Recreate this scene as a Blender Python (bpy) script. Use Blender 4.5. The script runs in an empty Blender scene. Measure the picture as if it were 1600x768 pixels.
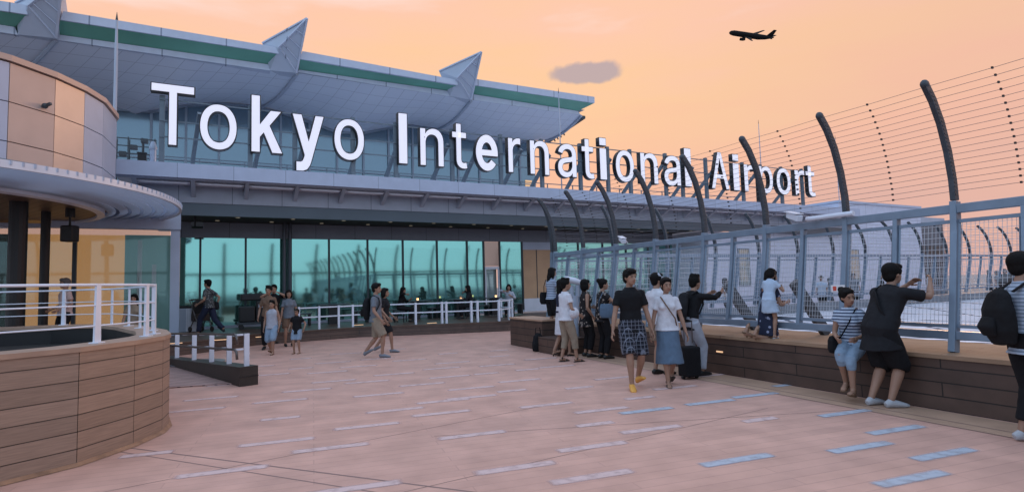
import bpy, bmesh, math, random, json
from mathutils import Vector, Matrix, noise
import numpy as np
random.seed(7)
C = bpy.context.scene.collection
scene = bpy.context.scene
R_ = math.radians

# ---------------------------------------------------------------- camera
F = 880.0; EYE = 1.6; PITCH = 3.95; ROLL = -1.6
cam = bpy.data.objects.new('camera', bpy.data.cameras.new('camera')); C.objects.link(cam)
CM = Matrix.Rotation(R_(90 + PITCH), 3, 'X') @ Matrix.Rotation(R_(ROLL), 3, 'Z')
cam.matrix_world = Matrix.Translation((0, 0, EYE)) @ CM.to_4x4()
cam.data.sensor_width = 36; cam.data.lens = 36 * F / 1600
cam.data.clip_end = 8000; cam.data.clip_start = 0.1
scene.camera = cam

# ---------------------------------------------------------------- sky, sun, exposure
SUN_YAW, SUN_EL = 42.0, 9.0
world = bpy.data.worlds.new("World"); scene.world = world; world.use_nodes = True
nt = world.node_tree; nt.nodes.clear()
def N(t, **k):
    n = nt.nodes.new(t)
    for a, b in k.items(): setattr(n, a, b)
    return n
tc = N('ShaderNodeTexCoord'); sep = N('ShaderNodeSeparateXYZ'); nt.links.new(tc.outputs['Generated'], sep.inputs[0])
def ramp(stops, src, interp='LINEAR'):
    r = N('ShaderNodeValToRGB'); r.color_ramp.interpolation = interp
    e = r.color_ramp.elements
    while len(e) < len(stops): e.new(0.5)
    for i, (p, c) in enumerate(stops): e[i].position = p; e[i].color = (*c, 1)
    nt.links.new(src, r.inputs[0]); return r.outputs[0]
# streaks of the high cloud bend the gradient a little
mp = N('ShaderNodeMapping'); mp.inputs['Scale'].default_value = (1.4, 1.4, 7.0); mp.inputs['Rotation'].default_value = (0, 0.12, 0)
nt.links.new(tc.outputs['Generated'], mp.inputs[0])
nz = N('ShaderNodeTexNoise'); nz.inputs['Scale'].default_value = 1.7; nz.inputs['Detail'].default_value = 5; nt.links.new(mp.outputs[0], nz.inputs[0])
m1 = N('ShaderNodeMath', operation='MULTIPLY_ADD'); nt.links.new(nz.outputs[0], m1.inputs[0]); m1.inputs[1].default_value = 0.38
m2 = N('ShaderNodeMath', operation='SUBTRACT'); nt.links.new(sep.outputs[2], m2.inputs[0]); m2.inputs[1].default_value = 0.19
nt.links.new(m2.outputs[0], m1.inputs[2])
west = ramp([(0.0, (0.66, 0.42, 0.38)), (0.06, (0.76, 0.46, 0.37)), (0.14, (0.92, 0.52, 0.36)), (0.22, (1.0, 0.56, 0.37)),
             (0.31, (1.0, 0.62, 0.36)), (0.42, (1.0, 0.60, 0.43)), (0.55, (1.0, 0.90, 0.92)), (0.85, (0.86, 1.02, 1.32))], m1.outputs[0])
east = ramp([(0.0, (0.80, 0.90, 1.05)), (0.2, (0.82, 1.02, 1.26)), (0.6, (0.72, 0.96, 1.32)), (1.0, (0.72, 0.96, 1.34))], m1.outputs[0])
# how far a direction is from the sunset side
dt = N('ShaderNodeVectorMath', operation='DOT_PRODUCT'); nt.links.new(tc.outputs['Generated'], dt.inputs[0])
dt.inputs[1].default_value = (math.sin(R_(25)), math.cos(R_(25)), 0)
mr = N('ShaderNodeMapRange'); mr.inputs['From Min'].default_value = -0.25; mr.inputs['From Max'].default_value = 0.35
mr.interpolation_type = 'SMOOTHSTEP'
nt.links.new(dt.outputs['Value'], mr.inputs[0])
mx = N('ShaderNodeMixRGB'); nt.links.new(mr.outputs[0], mx.inputs[0]); nt.links.new(east, mx.inputs[1])
dp = N('ShaderNodeVectorMath', operation='DOT_PRODUCT'); nt.links.new(tc.outputs['Generated'], dp.inputs[0]); dp.inputs[1].default_value = (math.sin(R_(62)), math.cos(R_(62)), -0.25)
mp2 = N('ShaderNodeMapRange'); mp2.inputs['From Min'].default_value = 0.45; mp2.inputs['From Max'].default_value = 0.98; mp2.inputs['To Max'].default_value = 0.62; mp2.interpolation_type = 'SMOOTHSTEP'; nt.links.new(dp.outputs['Value'], mp2.inputs[0])
pk = N('ShaderNodeMixRGB'); nt.links.new(mp2.outputs[0], pk.inputs[0]); nt.links.new(west, pk.inputs[1]); pk.inputs[2].default_value = (0.80, 0.47, 0.40, 1)
nt.links.new(pk.outputs[0], mx.inputs[2])
# one small mauve cloud low over the roof, part of the sky itself
CLD = (CM @ Vector(((920 - 800) / F, (384 - 113) / F, -1))).normalized()
wn = N('ShaderNodeTexNoise'); wn.inputs['Scale'].default_value = 22; wn.inputs['Detail'].default_value = 6; nt.links.new(tc.outputs['Generated'], wn.inputs[0])
wadd = N('ShaderNodeVectorMath', operation='MULTIPLY_ADD'); nt.links.new(wn.outputs['Color'], wadd.inputs[0]); wadd.inputs[1].default_value = (0.045, 0.045, 0.03)
sb = N('ShaderNodeVectorMath', operation='SUBTRACT'); nt.links.new(tc.outputs['Generated'], sb.inputs[0]); sb.inputs[1].default_value = CLD + Vector((0.0225, 0.0225, 0.015))
nt.links.new(sb.outputs[0], wadd.inputs[2])
scl = N('ShaderNodeVectorMath', operation='MULTIPLY'); nt.links.new(wadd.outputs[0], scl.inputs[0]); scl.inputs[1].default_value = (1 / 0.058, 1 / 0.058, 1 / 0.019)
ln = N('ShaderNodeVectorMath', operation='LENGTH'); nt.links.new(scl.outputs[0], ln.inputs[0])
cm = N('ShaderNodeMapRange'); cm.inputs['From Min'].default_value = 1.18; cm.inputs['From Max'].default_value = 0.80; cm.interpolation_type = 'SMOOTHSTEP'
cm.inputs['To Max'].default_value = 0.85
nt.links.new(ln.outputs['Value'], cm.inputs[0])
mc = N('ShaderNodeMixRGB'); nt.links.new(cm.outputs[0], mc.inputs[0]); nt.links.new(mx.outputs[0], mc.inputs[1]); mc.inputs[2].default_value = (0.47, 0.385, 0.42, 1)
bg = N('ShaderNodeBackground'); bg.inputs[1].default_value = 1.0; nt.links.new(mc.outputs[0], bg.inputs[0])
wo = N('ShaderNodeOutputWorld'); nt.links.new(bg.outputs[0], wo.inputs[0])
sd = bpy.data.lights.new('low_sun', 'SUN'); sd.energy = 1.1; sd.angle = R_(16); sd.color = (1.0, 0.60, 0.36)
so = bpy.data.objects.new('low_sun', sd); C.objects.link(so)
sdir = Vector((math.sin(R_(SUN_YAW)) * math.cos(R_(SUN_EL)), math.cos(R_(SUN_YAW)) * math.cos(R_(SUN_EL)), math.sin(R_(SUN_EL))))
so.rotation_euler = sdir.to_track_quat('Z', 'Y').to_euler()
scene.view_settings.view_transform = 'Standard'; scene.view_settings.look = 'None'
scene.view_settings.exposure = 0.0; scene.view_settings.gamma = 1.0
scene.cycles.use_denoising = True
scene.cycles.max_bounces = 6

# ---------------------------------------------------------------- measuring helpers (where a sight line meets a real plane)
def ray(x, y): return CM @ Vector(((x - 800) / F, (384 - y) / F, -1))
def atz(x, y, z=0.0):
    d = ray(x, y); t = (z - EYE) / d.z; return Vector((0, 0, EYE)) + d * t
def atp(x, y, P, D):
    d = ray(x, y); n = Vector((-D[1], D[0])); t = (n.x * P[0] + n.y * P[1]) / (n.x * d.x + n.y * d.y)
    return Vector((0, 0, EYE)) + d * t
EA = Vector((math.sin(R_(61.56)), math.cos(R_(61.56)), 0))      # along the terminal front
MA = Vector((EA.y, -EA.x, 0))                                    # out of the front, towards the deck
GA = Vector((-10.27, 20.4, 0))
def FP(t, d, z): return GA + EA * t + MA * d + Vector((0, 0, z))
def on_front(x, y, d):                                           # (t, z) on the front plane d metres out from the glass
    P = GA + MA * d; p = atp(x, y, P, EA); return (p - P).dot(EA), p.z
FD = Vector((-0.446, 0.895, 0)).normalized(); FN = Vector((FD.y, -FD.x, 0))   # the near fence: along, and outward
FF = Vector((5.243, 6.816, 0))
def NP(t, c, z): return FF + FD * t + FN * c + Vector((0, 0, z))

# ---------------------------------------------------------------- mesh builder
TMP = bpy.data.scenes.new('workshop')
def evaluated(o):
    TMP.collection.objects.link(o); vl = TMP.view_layers[0]; vl.update(); dg = vl.depsgraph; dg.update()
    me = bpy.data.meshes.new_from_object(o.evaluated_get(dg)); bpy.data.objects.remove(o); return me
class MB:
    def __init__(s): s.v = []; s.f = []; s.uv = None; s.sm = False
    def add(s, vs, fs):
        o = len(s.v); s.v += [Vector(v) for v in vs]; s.f += [tuple(i + o for i in f) for f in fs]; return s
    def box(s, a, b):
        x0, y0, z0 = a; x1, y1, z1 = b
        return s.obox(Vector((x0, y0, z0)), Vector((x1 - x0, 0, 0)), Vector((0, y1 - y0, 0)), Vector((0, 0, z1 - z0)))
    def obox(s, o, u, v, w):
        o, u, v, w = map(Vector, (o, u, v, w))
        vs = [o, o + u, o + u + v, o + v, o + w, o + u + w, o + u + v + w, o + v + w]
        fs = [(0, 3, 2, 1), (4, 5, 6, 7), (0, 1, 5, 4), (1, 2, 6, 5), (2, 3, 7, 6), (3, 0, 4, 7)]
        if u.cross(v).dot(w) < 0: fs = [f[::-1] for f in fs]
        return s.add(vs, fs)
    def bar(s, a, b, w, h=None, up=(0, 0, 1)):
        a, b = Vector(a), Vector(b); h = h or w; d = (b - a).normalized(); up = Vector(up)
        if abs(d.dot(up)) > 0.98: up = Vector((1, 0, 0)) if abs(d.x) < 0.9 else Vector((0, 1, 0))
        x = d.cross(up).normalized(); y = x.cross(d).normalized()
        return s.obox(a - x * w / 2 - y * h / 2, x * w, y * h, b - a)
    def tube(s, pts, rad, n=8, flat=None):
        pts = [Vector(p) for p in pts]; k = len(pts)
        rad = rad if isinstance(rad, (list, tuple)) else [rad] * k
        vs = []; fs = []; x = None
        for i, p in enumerate(pts):
            d = (pts[min(i + 1, k - 1)] - pts[max(i - 1, 0)]).normalized()
            if x is None:
                ref = flat if flat is not None else (Vector((0, 0, 1)) if abs(d.z) < 0.9 else Vector((1, 0, 0)))
                x = (Vector(ref) - d * Vector(ref).dot(d)).normalized()
            else: x = (x - d * x.dot(d)).normalized()
            y = d.cross(x); r = rad[i]; rx, ry = r if isinstance(r, tuple) else (r, r)
            for j in range(n):
                a = 2 * math.pi * j / n; vs.append(p + x * math.cos(a) * rx + y * math.sin(a) * ry)
        for i in range(k - 1):
            for j in range(n):
                j2 = (j + 1) % n; fs.append((i * n + j, i * n + j2, (i + 1) * n + j2, (i + 1) * n + j))
        fs.append(tuple(range(n))[::-1]); fs.append(tuple((k - 1) * n + j for j in range(n)))
        return s.add(vs, fs)
    def ball(s, c, r, n=12, m=8, rot=None):
        c = Vector(c); r = r if isinstance(r, (tuple, list)) else (r, r, r); vs = []; fs = []
        for i in range(1, m):
            a = math.pi * i / m
            for j in range(n):
                b = 2 * math.pi * j / n; p = Vector((r[0] * math.sin(a) * math.cos(b), r[1] * math.sin(a) * math.sin(b), r[2] * math.cos(a)))
                vs.append(c + (rot @ p if rot else p))
        t = Vector((0, 0, r[2])); t = rot @ t if rot else t
        vs += [c + t, c - t]; T = len(vs) - 2
        for i in range(m - 2):
            for j in range(n):
                j2 = (j + 1) % n; fs.append((i * n + j, (i + 1) * n + j, (i + 1) * n + j2, i * n + j2))
        for j in range(n):
            j2 = (j + 1) % n; fs.append((T, j, j2)); fs.append((T + 1, (m - 2) * n + j2, (m - 2) * n + j))
        return s.add(vs, fs)
    def prism(s, poly, z0, z1):
        n = len(poly); area = sum(poly[i][0] * poly[(i + 1) % n][1] - poly[(i + 1) % n][0] * poly[i][1] for i in range(n))
        if area < 0: poly = poly[::-1]
        vs = [(p[0], p[1], z0) for p in poly] + [(p[0], p[1], z1) for p in poly]
        fs = [tuple(range(n))[::-1], tuple(range(n, 2 * n))] + [(i, (i + 1) % n, n + (i + 1) % n, n + i) for i in range(n)]
        return s.add(vs, fs)
    def mesh(s, name, inv=None, voxel=None, smooth=False, bevel=0, relax=0.6, rough=0.0):
        me = bpy.data.meshes.new(name)
        vs = [inv @ v for v in s.v] if inv else s.v
        me.from_pydata([tuple(v) for v in vs], [], s.f); me.update()
        if voxel or bevel:
            o = bpy.data.objects.new('tmp', me)
            if voxel:
                m = o.modifiers.new('r', 'REMESH'); m.mode = 'VOXEL'; m.voxel_size = voxel
                m = o.modifiers.new('s', 'SMOOTH'); m.factor = relax; m.iterations = 4
            if bevel:
                m = o.modifiers.new('b', 'BEVEL'); m.width = bevel; m.segments = 2; m.limit_method = 'ANGLE'
            m2 = evaluated(o); bpy.data.meshes.remove(me); me = m2; me.name = name
            if rough:
                nv_ = len(me.vertices); co = np.empty(nv_ * 3, 'f'); no = np.empty(nv_ * 3, 'f'); me.vertices.foreach_get('co', co); me.vertices.foreach_get('normal', no)
                co = co.reshape(-1, 3); no = no.reshape(-1, 3); am = np.array([noise.noise((x * 9, y * 9, z * 5)) + .6 * noise.noise((x * 22, y * 22, z * 12)) for x, y, z in co.tolist()], 'f')
                co += no * am[:, None] * rough; me.vertices.foreach_set('co', co.ravel()); me.update()
        if smooth or voxel: me.shade_smooth()
        return me

MW = {}
def link(o, parent=None):
    C.objects.link(o)
    if parent: o.parent = parent
    return o
def tag(o, label=None, cat=None, group=None, kind=None):
    if label: o['label'] = label
    if cat: o['category'] = cat
    if group: o['group'] = group
    if kind: o['kind'] = kind
    return o
def empty(name, label, cat, loc=(0, 0, 0), rot=0, group=None):
    o = bpy.data.objects.new(name, None); C.objects.link(o); o.location = loc; o.rotation_euler = (0, 0, rot); o.empty_display_size = 0.2
    MW[o.name] = Matrix.Translation(loc) @ Matrix.Rotation(rot, 4, 'Z'); return tag(o, label, cat, group)
def part(name, mb, mat, parent, world=False, label=None, **k):    # world=True: builder held world coordinates
    inv = MW[parent.name].inverted() if world else None
    me = mb if isinstance(mb, bpy.types.Mesh) else mb.mesh(name, inv, **k); me.materials.clear(); me.materials.append(mat)
    o = bpy.data.objects.new(name, me); link(o, parent); MW[o.name] = MW[parent.name]
    if label: o['label'] = label
    return o
def solo(name, mb, mat, label, cat, group=None, loc=None, **k):
    loc = Vector(loc) if loc is not None else sum(mb.v, Vector()) / len(mb.v)
    me = mb.mesh(name, Matrix.Translation(-loc), **k); me.materials.append(mat)
    o = bpy.data.objects.new(name, me); link(o); o.location = loc; MW[o.name] = Matrix.Translation(loc); return tag(o, label, cat, group)
def struct(name, mb, mat, **k):
    me = mb.mesh(name, **k); me.materials.append(mat); o = bpy.data.objects.new(name, me); link(o); o['kind'] = 'structure'; MW[o.name] = Matrix.Identity(4); return o
def copy_tree(o, loc=None, rot=None, parent=None):
    c = o.copy(); C.objects.link(c); MW[c.name] = MW[o.name]
    if parent: c.parent = parent
    if loc is not None: c.location = loc; c.rotation_euler = (0, 0, rot or 0); MW[c.name] = Matrix.Translation(loc) @ Matrix.Rotation(rot or 0, 4, 'Z')
    for ch in list(o.children): copy_tree(ch, parent=c)
    return c

# ---------------------------------------------------------------- materials
MATS = {}
def mat(name, col, rough=0.6, metal=0.0, var=0.0, scale=6.0, bump=0.0, emit=None, estr=0.0, fn=None, spec=0.5, stretch=(1, 1, 1)):
    if name in MATS: return MATS[name]
    m = bpy.data.materials.new(name); m.use_nodes = True; t = m.node_tree; b = t.nodes['Principled BSDF']
    b.inputs['Base Color'].default_value = (*col, 1); b.inputs['Roughness'].default_value = rough; b.inputs['Metallic'].default_value = metal
    b.inputs['Specular IOR Level'].default_value = spec
    if emit: b.inputs['Emission Color'].default_value = (*emit, 1); b.inputs['Emission Strength'].default_value = estr
    if var or bump:
        co = t.nodes.new('ShaderNodeTexCoord'); mp = t.nodes.new('ShaderNodeMapping'); mp.inputs['Scale'].default_value = stretch
        t.links.new(co.outputs['Object'], mp.inputs[0])
        n = t.nodes.new('ShaderNodeTexNoise'); n.inputs['Scale'].default_value = scale; n.inputs['Detail'].default_value = 6; t.links.new(mp.outputs[0], n.inputs[0])
        if var:
            mr = t.nodes.new('ShaderNodeMapRange'); mr.inputs['To Min'].default_value = 1 - var; mr.inputs['To Max'].default_value = 1 + var
            mr.inputs['From Min'].default_value = 0.3; mr.inputs['From Max'].default_value = 0.7
            t.links.new(n.outputs[0], mr.inputs[0])
            mu = t.nodes.new('ShaderNodeVectorMath'); mu.operation = 'SCALE'; mu.inputs[0].default_value = col; t.links.new(mr.outputs[0], mu.inputs['Scale'])
            t.links.new(mu.outputs[0], b.inputs['Base Color'])
        if bump:
            bp = t.nodes.new('ShaderNodeBump'); bp.inputs['Strength'].default_value = bump; bp.inputs['Distance'].default_value = 0.02
            t.links.new(n.outputs[0], bp.inputs['Height']); t.links.new(bp.outputs[0], b.inputs['Normal'])
    if fn: fn(m, t, b)
    MATS[name] = m; return m
def brick_fn(c1, c2, mortar, bw, bh, msz, rot=0.0, off=0.5, coord='Object', bump=0.3, nvar=0.12, axes=None, nscale=3.0):
    def fn(m, t, b):
        co = t.nodes.new('ShaderNodeTexCoord'); mp = t.nodes.new('ShaderNodeMapping'); mp.inputs['Rotation'].default_value = (0, 0, rot)
        src = co.outputs[coord]
        if axes == 'XZ':      # vertical wall running along X
            s = t.nodes.new('ShaderNodeSeparateXYZ'); c = t.nodes.new('ShaderNodeCombineXYZ'); t.links.new(src, s.inputs[0])
            t.links.new(s.outputs[0], c.inputs[0]); t.links.new(s.outputs[2], c.inputs[1]); src = c.outputs[0]
        t.links.new(src, mp.inputs[0])
        br = t.nodes.new('ShaderNodeTexBrick'); t.links.new(mp.outputs[0], br.inputs[0])
        br.offset = off; br.inputs['Scale'].default_value = 1; br.inputs['Brick Width'].default_value = bw; br.inputs['Row Height'].default_value = bh
        br.inputs['Mortar Size'].default_value = msz; br.inputs['Color1'].default_value = (*c1, 1); br.inputs['Color2'].default_value = (*c2, 1); br.inputs['Mortar'].default_value = (*mortar, 1)
        n = t.nodes.new('ShaderNodeTexNoise'); n.inputs['Scale'].default_value = nscale; n.inputs['Detail'].default_value = 8; t.links.new(co.outputs['Object'], n.inputs[0])
        mr = t.nodes.new('ShaderNodeMapRange'); mr.inputs['From Min'].default_value = .3; mr.inputs['From Max'].default_value = .7
        mr.inputs['To Min'].default_value = 1 - nvar; mr.inputs['To Max'].default_value = 1 + nvar; t.links.new(n.outputs[0], mr.inputs[0])
        mu = t.nodes.new('ShaderNodeVectorMath'); mu.operation = 'SCALE'; t.links.new(br.outputs[0], mu.inputs[0]); t.links.new(mr.outputs[0], mu.inputs['Scale'])
        t.links.new(mu.outputs[0], b.inputs['Base Color'])
        if bump:
            bp = t.nodes.new('ShaderNodeBump'); bp.inputs['Strength'].default_value = bump; bp.inputs['Distance'].default_value = 0.01; bp.invert = True
            t.links.new(br.outputs['Fac'], bp.inputs['Height']); t.links.new(bp.outputs[0], b.inputs['Normal'])
    return fn
DECKROT = R_(90 - 70.5)
M_deck = mat('deck_planks', (0.5, 0.32, 0.29), 0.55, fn=brick_fn((0.60, 0.345, 0.27), (0.545, 0.315, 0.25), (0.49, 0.28, 0.225), 2.4, 0.145, 0.006, rot=-DECKROT, bump=0.35, nvar=0.14, nscale=2.2))
def worn_edges(m, t, b):
    co = t.nodes.new('ShaderNodeTexCoord'); n = t.nodes.new('ShaderNodeTexNoise'); n.inputs['Scale'].default_value = 9; n.inputs['Detail'].default_value = 8; t.links.new(co.outputs['Object'], n.inputs[0])
    u = t.nodes.new('ShaderNodeUVMap'); s = t.nodes.new('ShaderNodeSeparateXYZ'); t.links.new(u.outputs[0], s.inputs[0]); prev = None
    for i, k in ((0, 14.0), (1, 4.2)):          # distance to the nearer edge, as a soft worn border
        a = t.nodes.new('ShaderNodeMath'); a.operation = 'PINGPONG'; a.inputs[1].default_value = .5; t.links.new(s.outputs[i], a.inputs[0])
        c = t.nodes.new('ShaderNodeMath'); c.operation = 'MULTIPLY'; c.inputs[1].default_value = k; c.use_clamp = True; t.links.new(a.outputs[0], c.inputs[0])
        if prev: d = t.nodes.new('ShaderNodeMath'); d.operation = 'MULTIPLY'; t.links.new(prev, d.inputs[0]); t.links.new(c.outputs[0], d.inputs[1]); prev = d.outputs[0]
        else: prev = c.outputs[0]
    r = t.nodes.new('ShaderNodeMapRange'); r.inputs['From Min'].default_value = .32; r.inputs['From Max'].default_value = .52; r.inputs['To Min'].default_value = .68; t.links.new(n.outputs[0], r.inputs[0])
    d = t.nodes.new('ShaderNodeMath'); d.operation = 'MULTIPLY'; t.links.new(prev, d.inputs[0]); t.links.new(r.outputs[0], d.inputs[1]); t.links.new(d.outputs[0], b.inputs['Alpha'])
M_inset = mat('pale_inlay', (0.63, 0.46, 0.44), 0.6, fn=worn_edges)
M_inset_b = mat('blue_inlay', (0.42, 0.46, 0.53), 0.6, fn=worn_edges)
M_joint = mat('deck_joint', (0.25, 0.16, 0.14), 0.8)
M_border = mat('deck_border', (0.46, 0.29, 0.20), 0.55, var=0.12, scale=3)
M_white = mat('white_paint', (0.66, 0.70, 0.80), 0.4, var=0.05, scale=3)
M_band = mat('panel_pale', (0.42, 0.50, 0.64), 0.45, var=0.06, scale=1.2)
M_beam = mat('panel_grey', (0.36, 0.42, 0.52), 0.5, var=0.07, scale=1.0)
M_dark = mat('dark_metal', (0.035, 0.045, 0.055), 0.45)
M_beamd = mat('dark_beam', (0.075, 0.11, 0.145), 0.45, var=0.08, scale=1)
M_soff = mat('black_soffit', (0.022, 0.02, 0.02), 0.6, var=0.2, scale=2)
M_steel = mat('fence_steel', (0.19, 0.25, 0.33), 0.42, 0.25, var=0.1, scale=5)
M_steel_d = mat('fence_steel_arm', (0.045, 0.055, 0.07), 0.5, 0.1, var=0.15, scale=8)
M_wire = mat('mesh_wire', (0.55, 0.58, 0.64), 0.4, 0.3)
M_wire_d = mat('strand_wire', (0.12, 0.12, 0.14), 0.5, 0.2)
M_black = mat('black_paint', (0.008, 0.008, 0.010), 0.5)
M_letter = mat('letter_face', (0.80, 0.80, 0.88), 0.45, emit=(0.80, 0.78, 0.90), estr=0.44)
M_frame = mat('sign_frame', (0.13, 0.17, 0.21), 0.5, 0.2, var=0.1)

# ================================================================ ground and deck
g = MB(); g.add([(-3000, -3000, -12), (3000, -3000, -12), (3000, 3000, -12), (-3000, 3000, -12)], [(0, 1, 2, 3)])
struct('ground', g, mat('ground_far', (0.16, 0.16, 0.17), 0.9, var=0.3, scale=0.02))
K = NP(10.1, 0.27, 0); KT = (K - GA).dot(EA); KD = (K - GA).dot(MA)
Q = NP(10.1, 1.25, 0)
out = [NP(-25, 1.25, 0), Q, FP(48, KD - .35, 0), FP(48, -0.6, 0), FP(-24, -0.6, 0), Vector((-26, -16, 0)), Vector((4, -16, 0))]
g = MB(); g.prism([(p.x, p.y) for p in out], -1.2, 0)
struct('deck', g, M_deck)
# pale inlaid strips in the planking
DY = R_(70.5); DD = Vector((math.sin(DY), math.cos(DY), 0)); DN = Vector((DD.y, -DD.x, 0))
IN = """553,762 806,730 926,744 926,697 738,679 517,699 433,690 574,665 690,645 618,640 438,653 592,616 480,609 438,626
693,626 737,620 737,606 800,610 854,632 812,594 703,588 522,595 574,596 616,584 512,581 777,570 824,577 707,566 640,562 930,662 1018,670
1000,621 1055,605 305,640 348,736 230,709 905,605 960,590 660,600 560,572 760,583 870,572 845,560 690,575 940,640 1110,586
360,600 420,585 330,622 470,560 540,552 620,545 700,552 780,547 860,545 590,560 1187,655 780,556 470,575 400,572 520,566"""
INB = "1152,718 1400,671 1345,698 1475,709 1425,747 1320,645 1010,641 1110,628 1240,600 1180,617"
for src, mt, nm, zz in ((IN, M_inset, 'inlay_strip', .0022), (INB, M_inset_b, 'inlay_strip_blue', .0034)):
    b = MB(); rr = random.Random(3)
    for s in src.split():
        x, y = map(float, s.split(',')); c = atz(x, y) + Vector((0, 0, .00012 * (len(b.f) % 9))); L = .40 if rr.random() < .85 else .25; W = .080
        b.add([c - DD * L - DN * W + Vector((0, 0, zz)), c + DD * L - DN * W + Vector((0, 0, zz)), c + DD * L + DN * W + Vector((0, 0, zz)), c - DD * L + DN * W + Vector((0, 0, zz))], [(0, 1, 2, 3)])
    for f in range(len(b.f)): b.f[f] = b.f[f]
    o = struct(nm, b, mt); ul = o.data.uv_layers.new(name='UVMap')
    for li in range(len(o.data.loops)): ul.data[li].uv = ((0, 0), (1, 0), (1, 1), (0, 1))[o.data.loops[li].vertex_index % 4]
# joints crossing the deck
b = MB()
def joint(p0, p1, w=.012):
    a, c = atz(*p0), atz(*p1); d = (c - a).normalized(); n = Vector((-d.y, d.x, 0)) * w; a = a - d * 3; c = c + d * 3; z = Vector((0, 0, .0008 + .0002 * (len(b.f) + 1)))
    b.add([a - n + z, a + n + z, c + n + z, c - n + z], [(0, 1, 2, 3)] if n.cross(d).z > 0 else [(3, 2, 1, 0)])
joint((217, 701), (498, 737)); joint((200, 707), (440, 745), .008); joint((330, 735), (560, 690), .005); joint((700, 752), (900, 706), .004); joint((1090, 655), (1330, 640), .004)
struct('deck_joints', b, M_joint)
# border strip along the bench
b = MB(); z = Vector((0, 0, .0018))
b.add([NP(-14, -1.0, 0) + z, NP(-14, -.34, 0) + z, NP(8, -.34, 0) + z, NP(8, -1.0, 0) + z], [(0, 3, 2, 1)])
struct('deck_border', b, M_border)
b = MB(); z = Vector((0, 0, .0042))
for c in (-1.0, -.78): b.add([NP(-14, c - .008, 0) + z, NP(-14, c + .008, 0) + z, NP(8, c + .008, 0) + z, NP(8, c - .008, 0) + z], [(0, 3, 2, 1)])
struct('border_joints', b, M_joint)

# ================================================================ bench under the fence
BR = math.atan2(FD.y, FD.x)
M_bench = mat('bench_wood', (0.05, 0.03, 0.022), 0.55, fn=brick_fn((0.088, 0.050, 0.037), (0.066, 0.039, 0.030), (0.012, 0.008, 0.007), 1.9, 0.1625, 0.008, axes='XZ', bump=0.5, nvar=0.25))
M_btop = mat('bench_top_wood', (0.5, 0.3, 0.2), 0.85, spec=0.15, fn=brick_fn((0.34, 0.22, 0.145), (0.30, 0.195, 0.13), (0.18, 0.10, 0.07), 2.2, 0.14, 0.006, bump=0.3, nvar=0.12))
M_lamp = mat('step_lamp', (1, .6, .3), 0.5, emit=(1.0, 0.6, 0.35), estr=.7)
bench = empty('plank_bench', 'long dark plank bench running under the fence along the right side', 'bench', FF, BR)
# local x = along, local y = -outward
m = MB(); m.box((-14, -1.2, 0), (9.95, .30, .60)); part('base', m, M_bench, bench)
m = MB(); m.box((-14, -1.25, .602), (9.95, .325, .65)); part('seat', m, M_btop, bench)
for t in (3.35, 6.6, -1.5):
    m = MB(); m.box((t - .07, .301, .36), (t + .07, .309, .385)); part('step_lamp', m, M_lamp, bench)
blk = empty('bench_block', 'dark plank block with a pale top at the far end of the bench', 'bench block', NP(9.1, -.7, 0), BR)
m = MB(); m.box((-.9, -.37, 0), (.85, .32, .70)); part('base', m, M_bench, blk)
m = MB(); m.box((-.92, -.37, .702), (.87, .34, .74)); part('top', m, M_border, blk)
stp = MB(); stp.box((-.45, -.35, 0), (.45, .4, .36))
st = empty('step_box', 'low dark wooden step box in front of the bench with people standing by it', 'step', NP(7.6, -.82, 0), BR); part('box', stp, M_bench, st)

# ================================================================ curved steel fence (one post design used by both fences)
def arm_pts(h0, k=1.0):      # lean outward (local -y is outward), then bend back in over the deck
    P = [(0.0, h0), (-.08, 1.05), (-.18, 1.6), (-.27, 2.1), (-.30, 2.45), (-.29, 2.75), (-.23, 3.1), (-.12, 3.45), (.02, 3.72), (.16, 3.90)]
    return [Vector((0, y, z)) for y, z in P]
def fence_y(z):
    P = [(0.0, .65), (-.08, 1.05), (-.18, 1.6), (-.27, 2.1), (-.30, 2.45), (-.29, 2.75), (-.23, 3.1), (-.12, 3.45), (.02, 3.72), (.16, 3.90)]
    for (a, b), (c, d) in zip(P, P[1:]):
        if z <= d: return a + (c - a) * (z - b) / (d - b)
    return P[-1][0]
SP = 1.38
def arm_mesh():
    pts = arm_pts(.65); a = MB()
    lo = pts[:5]; a.tube(lo, [(.075, .045)] * 5, 4, flat=Vector((0, 1, 0)))
    return a
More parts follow.
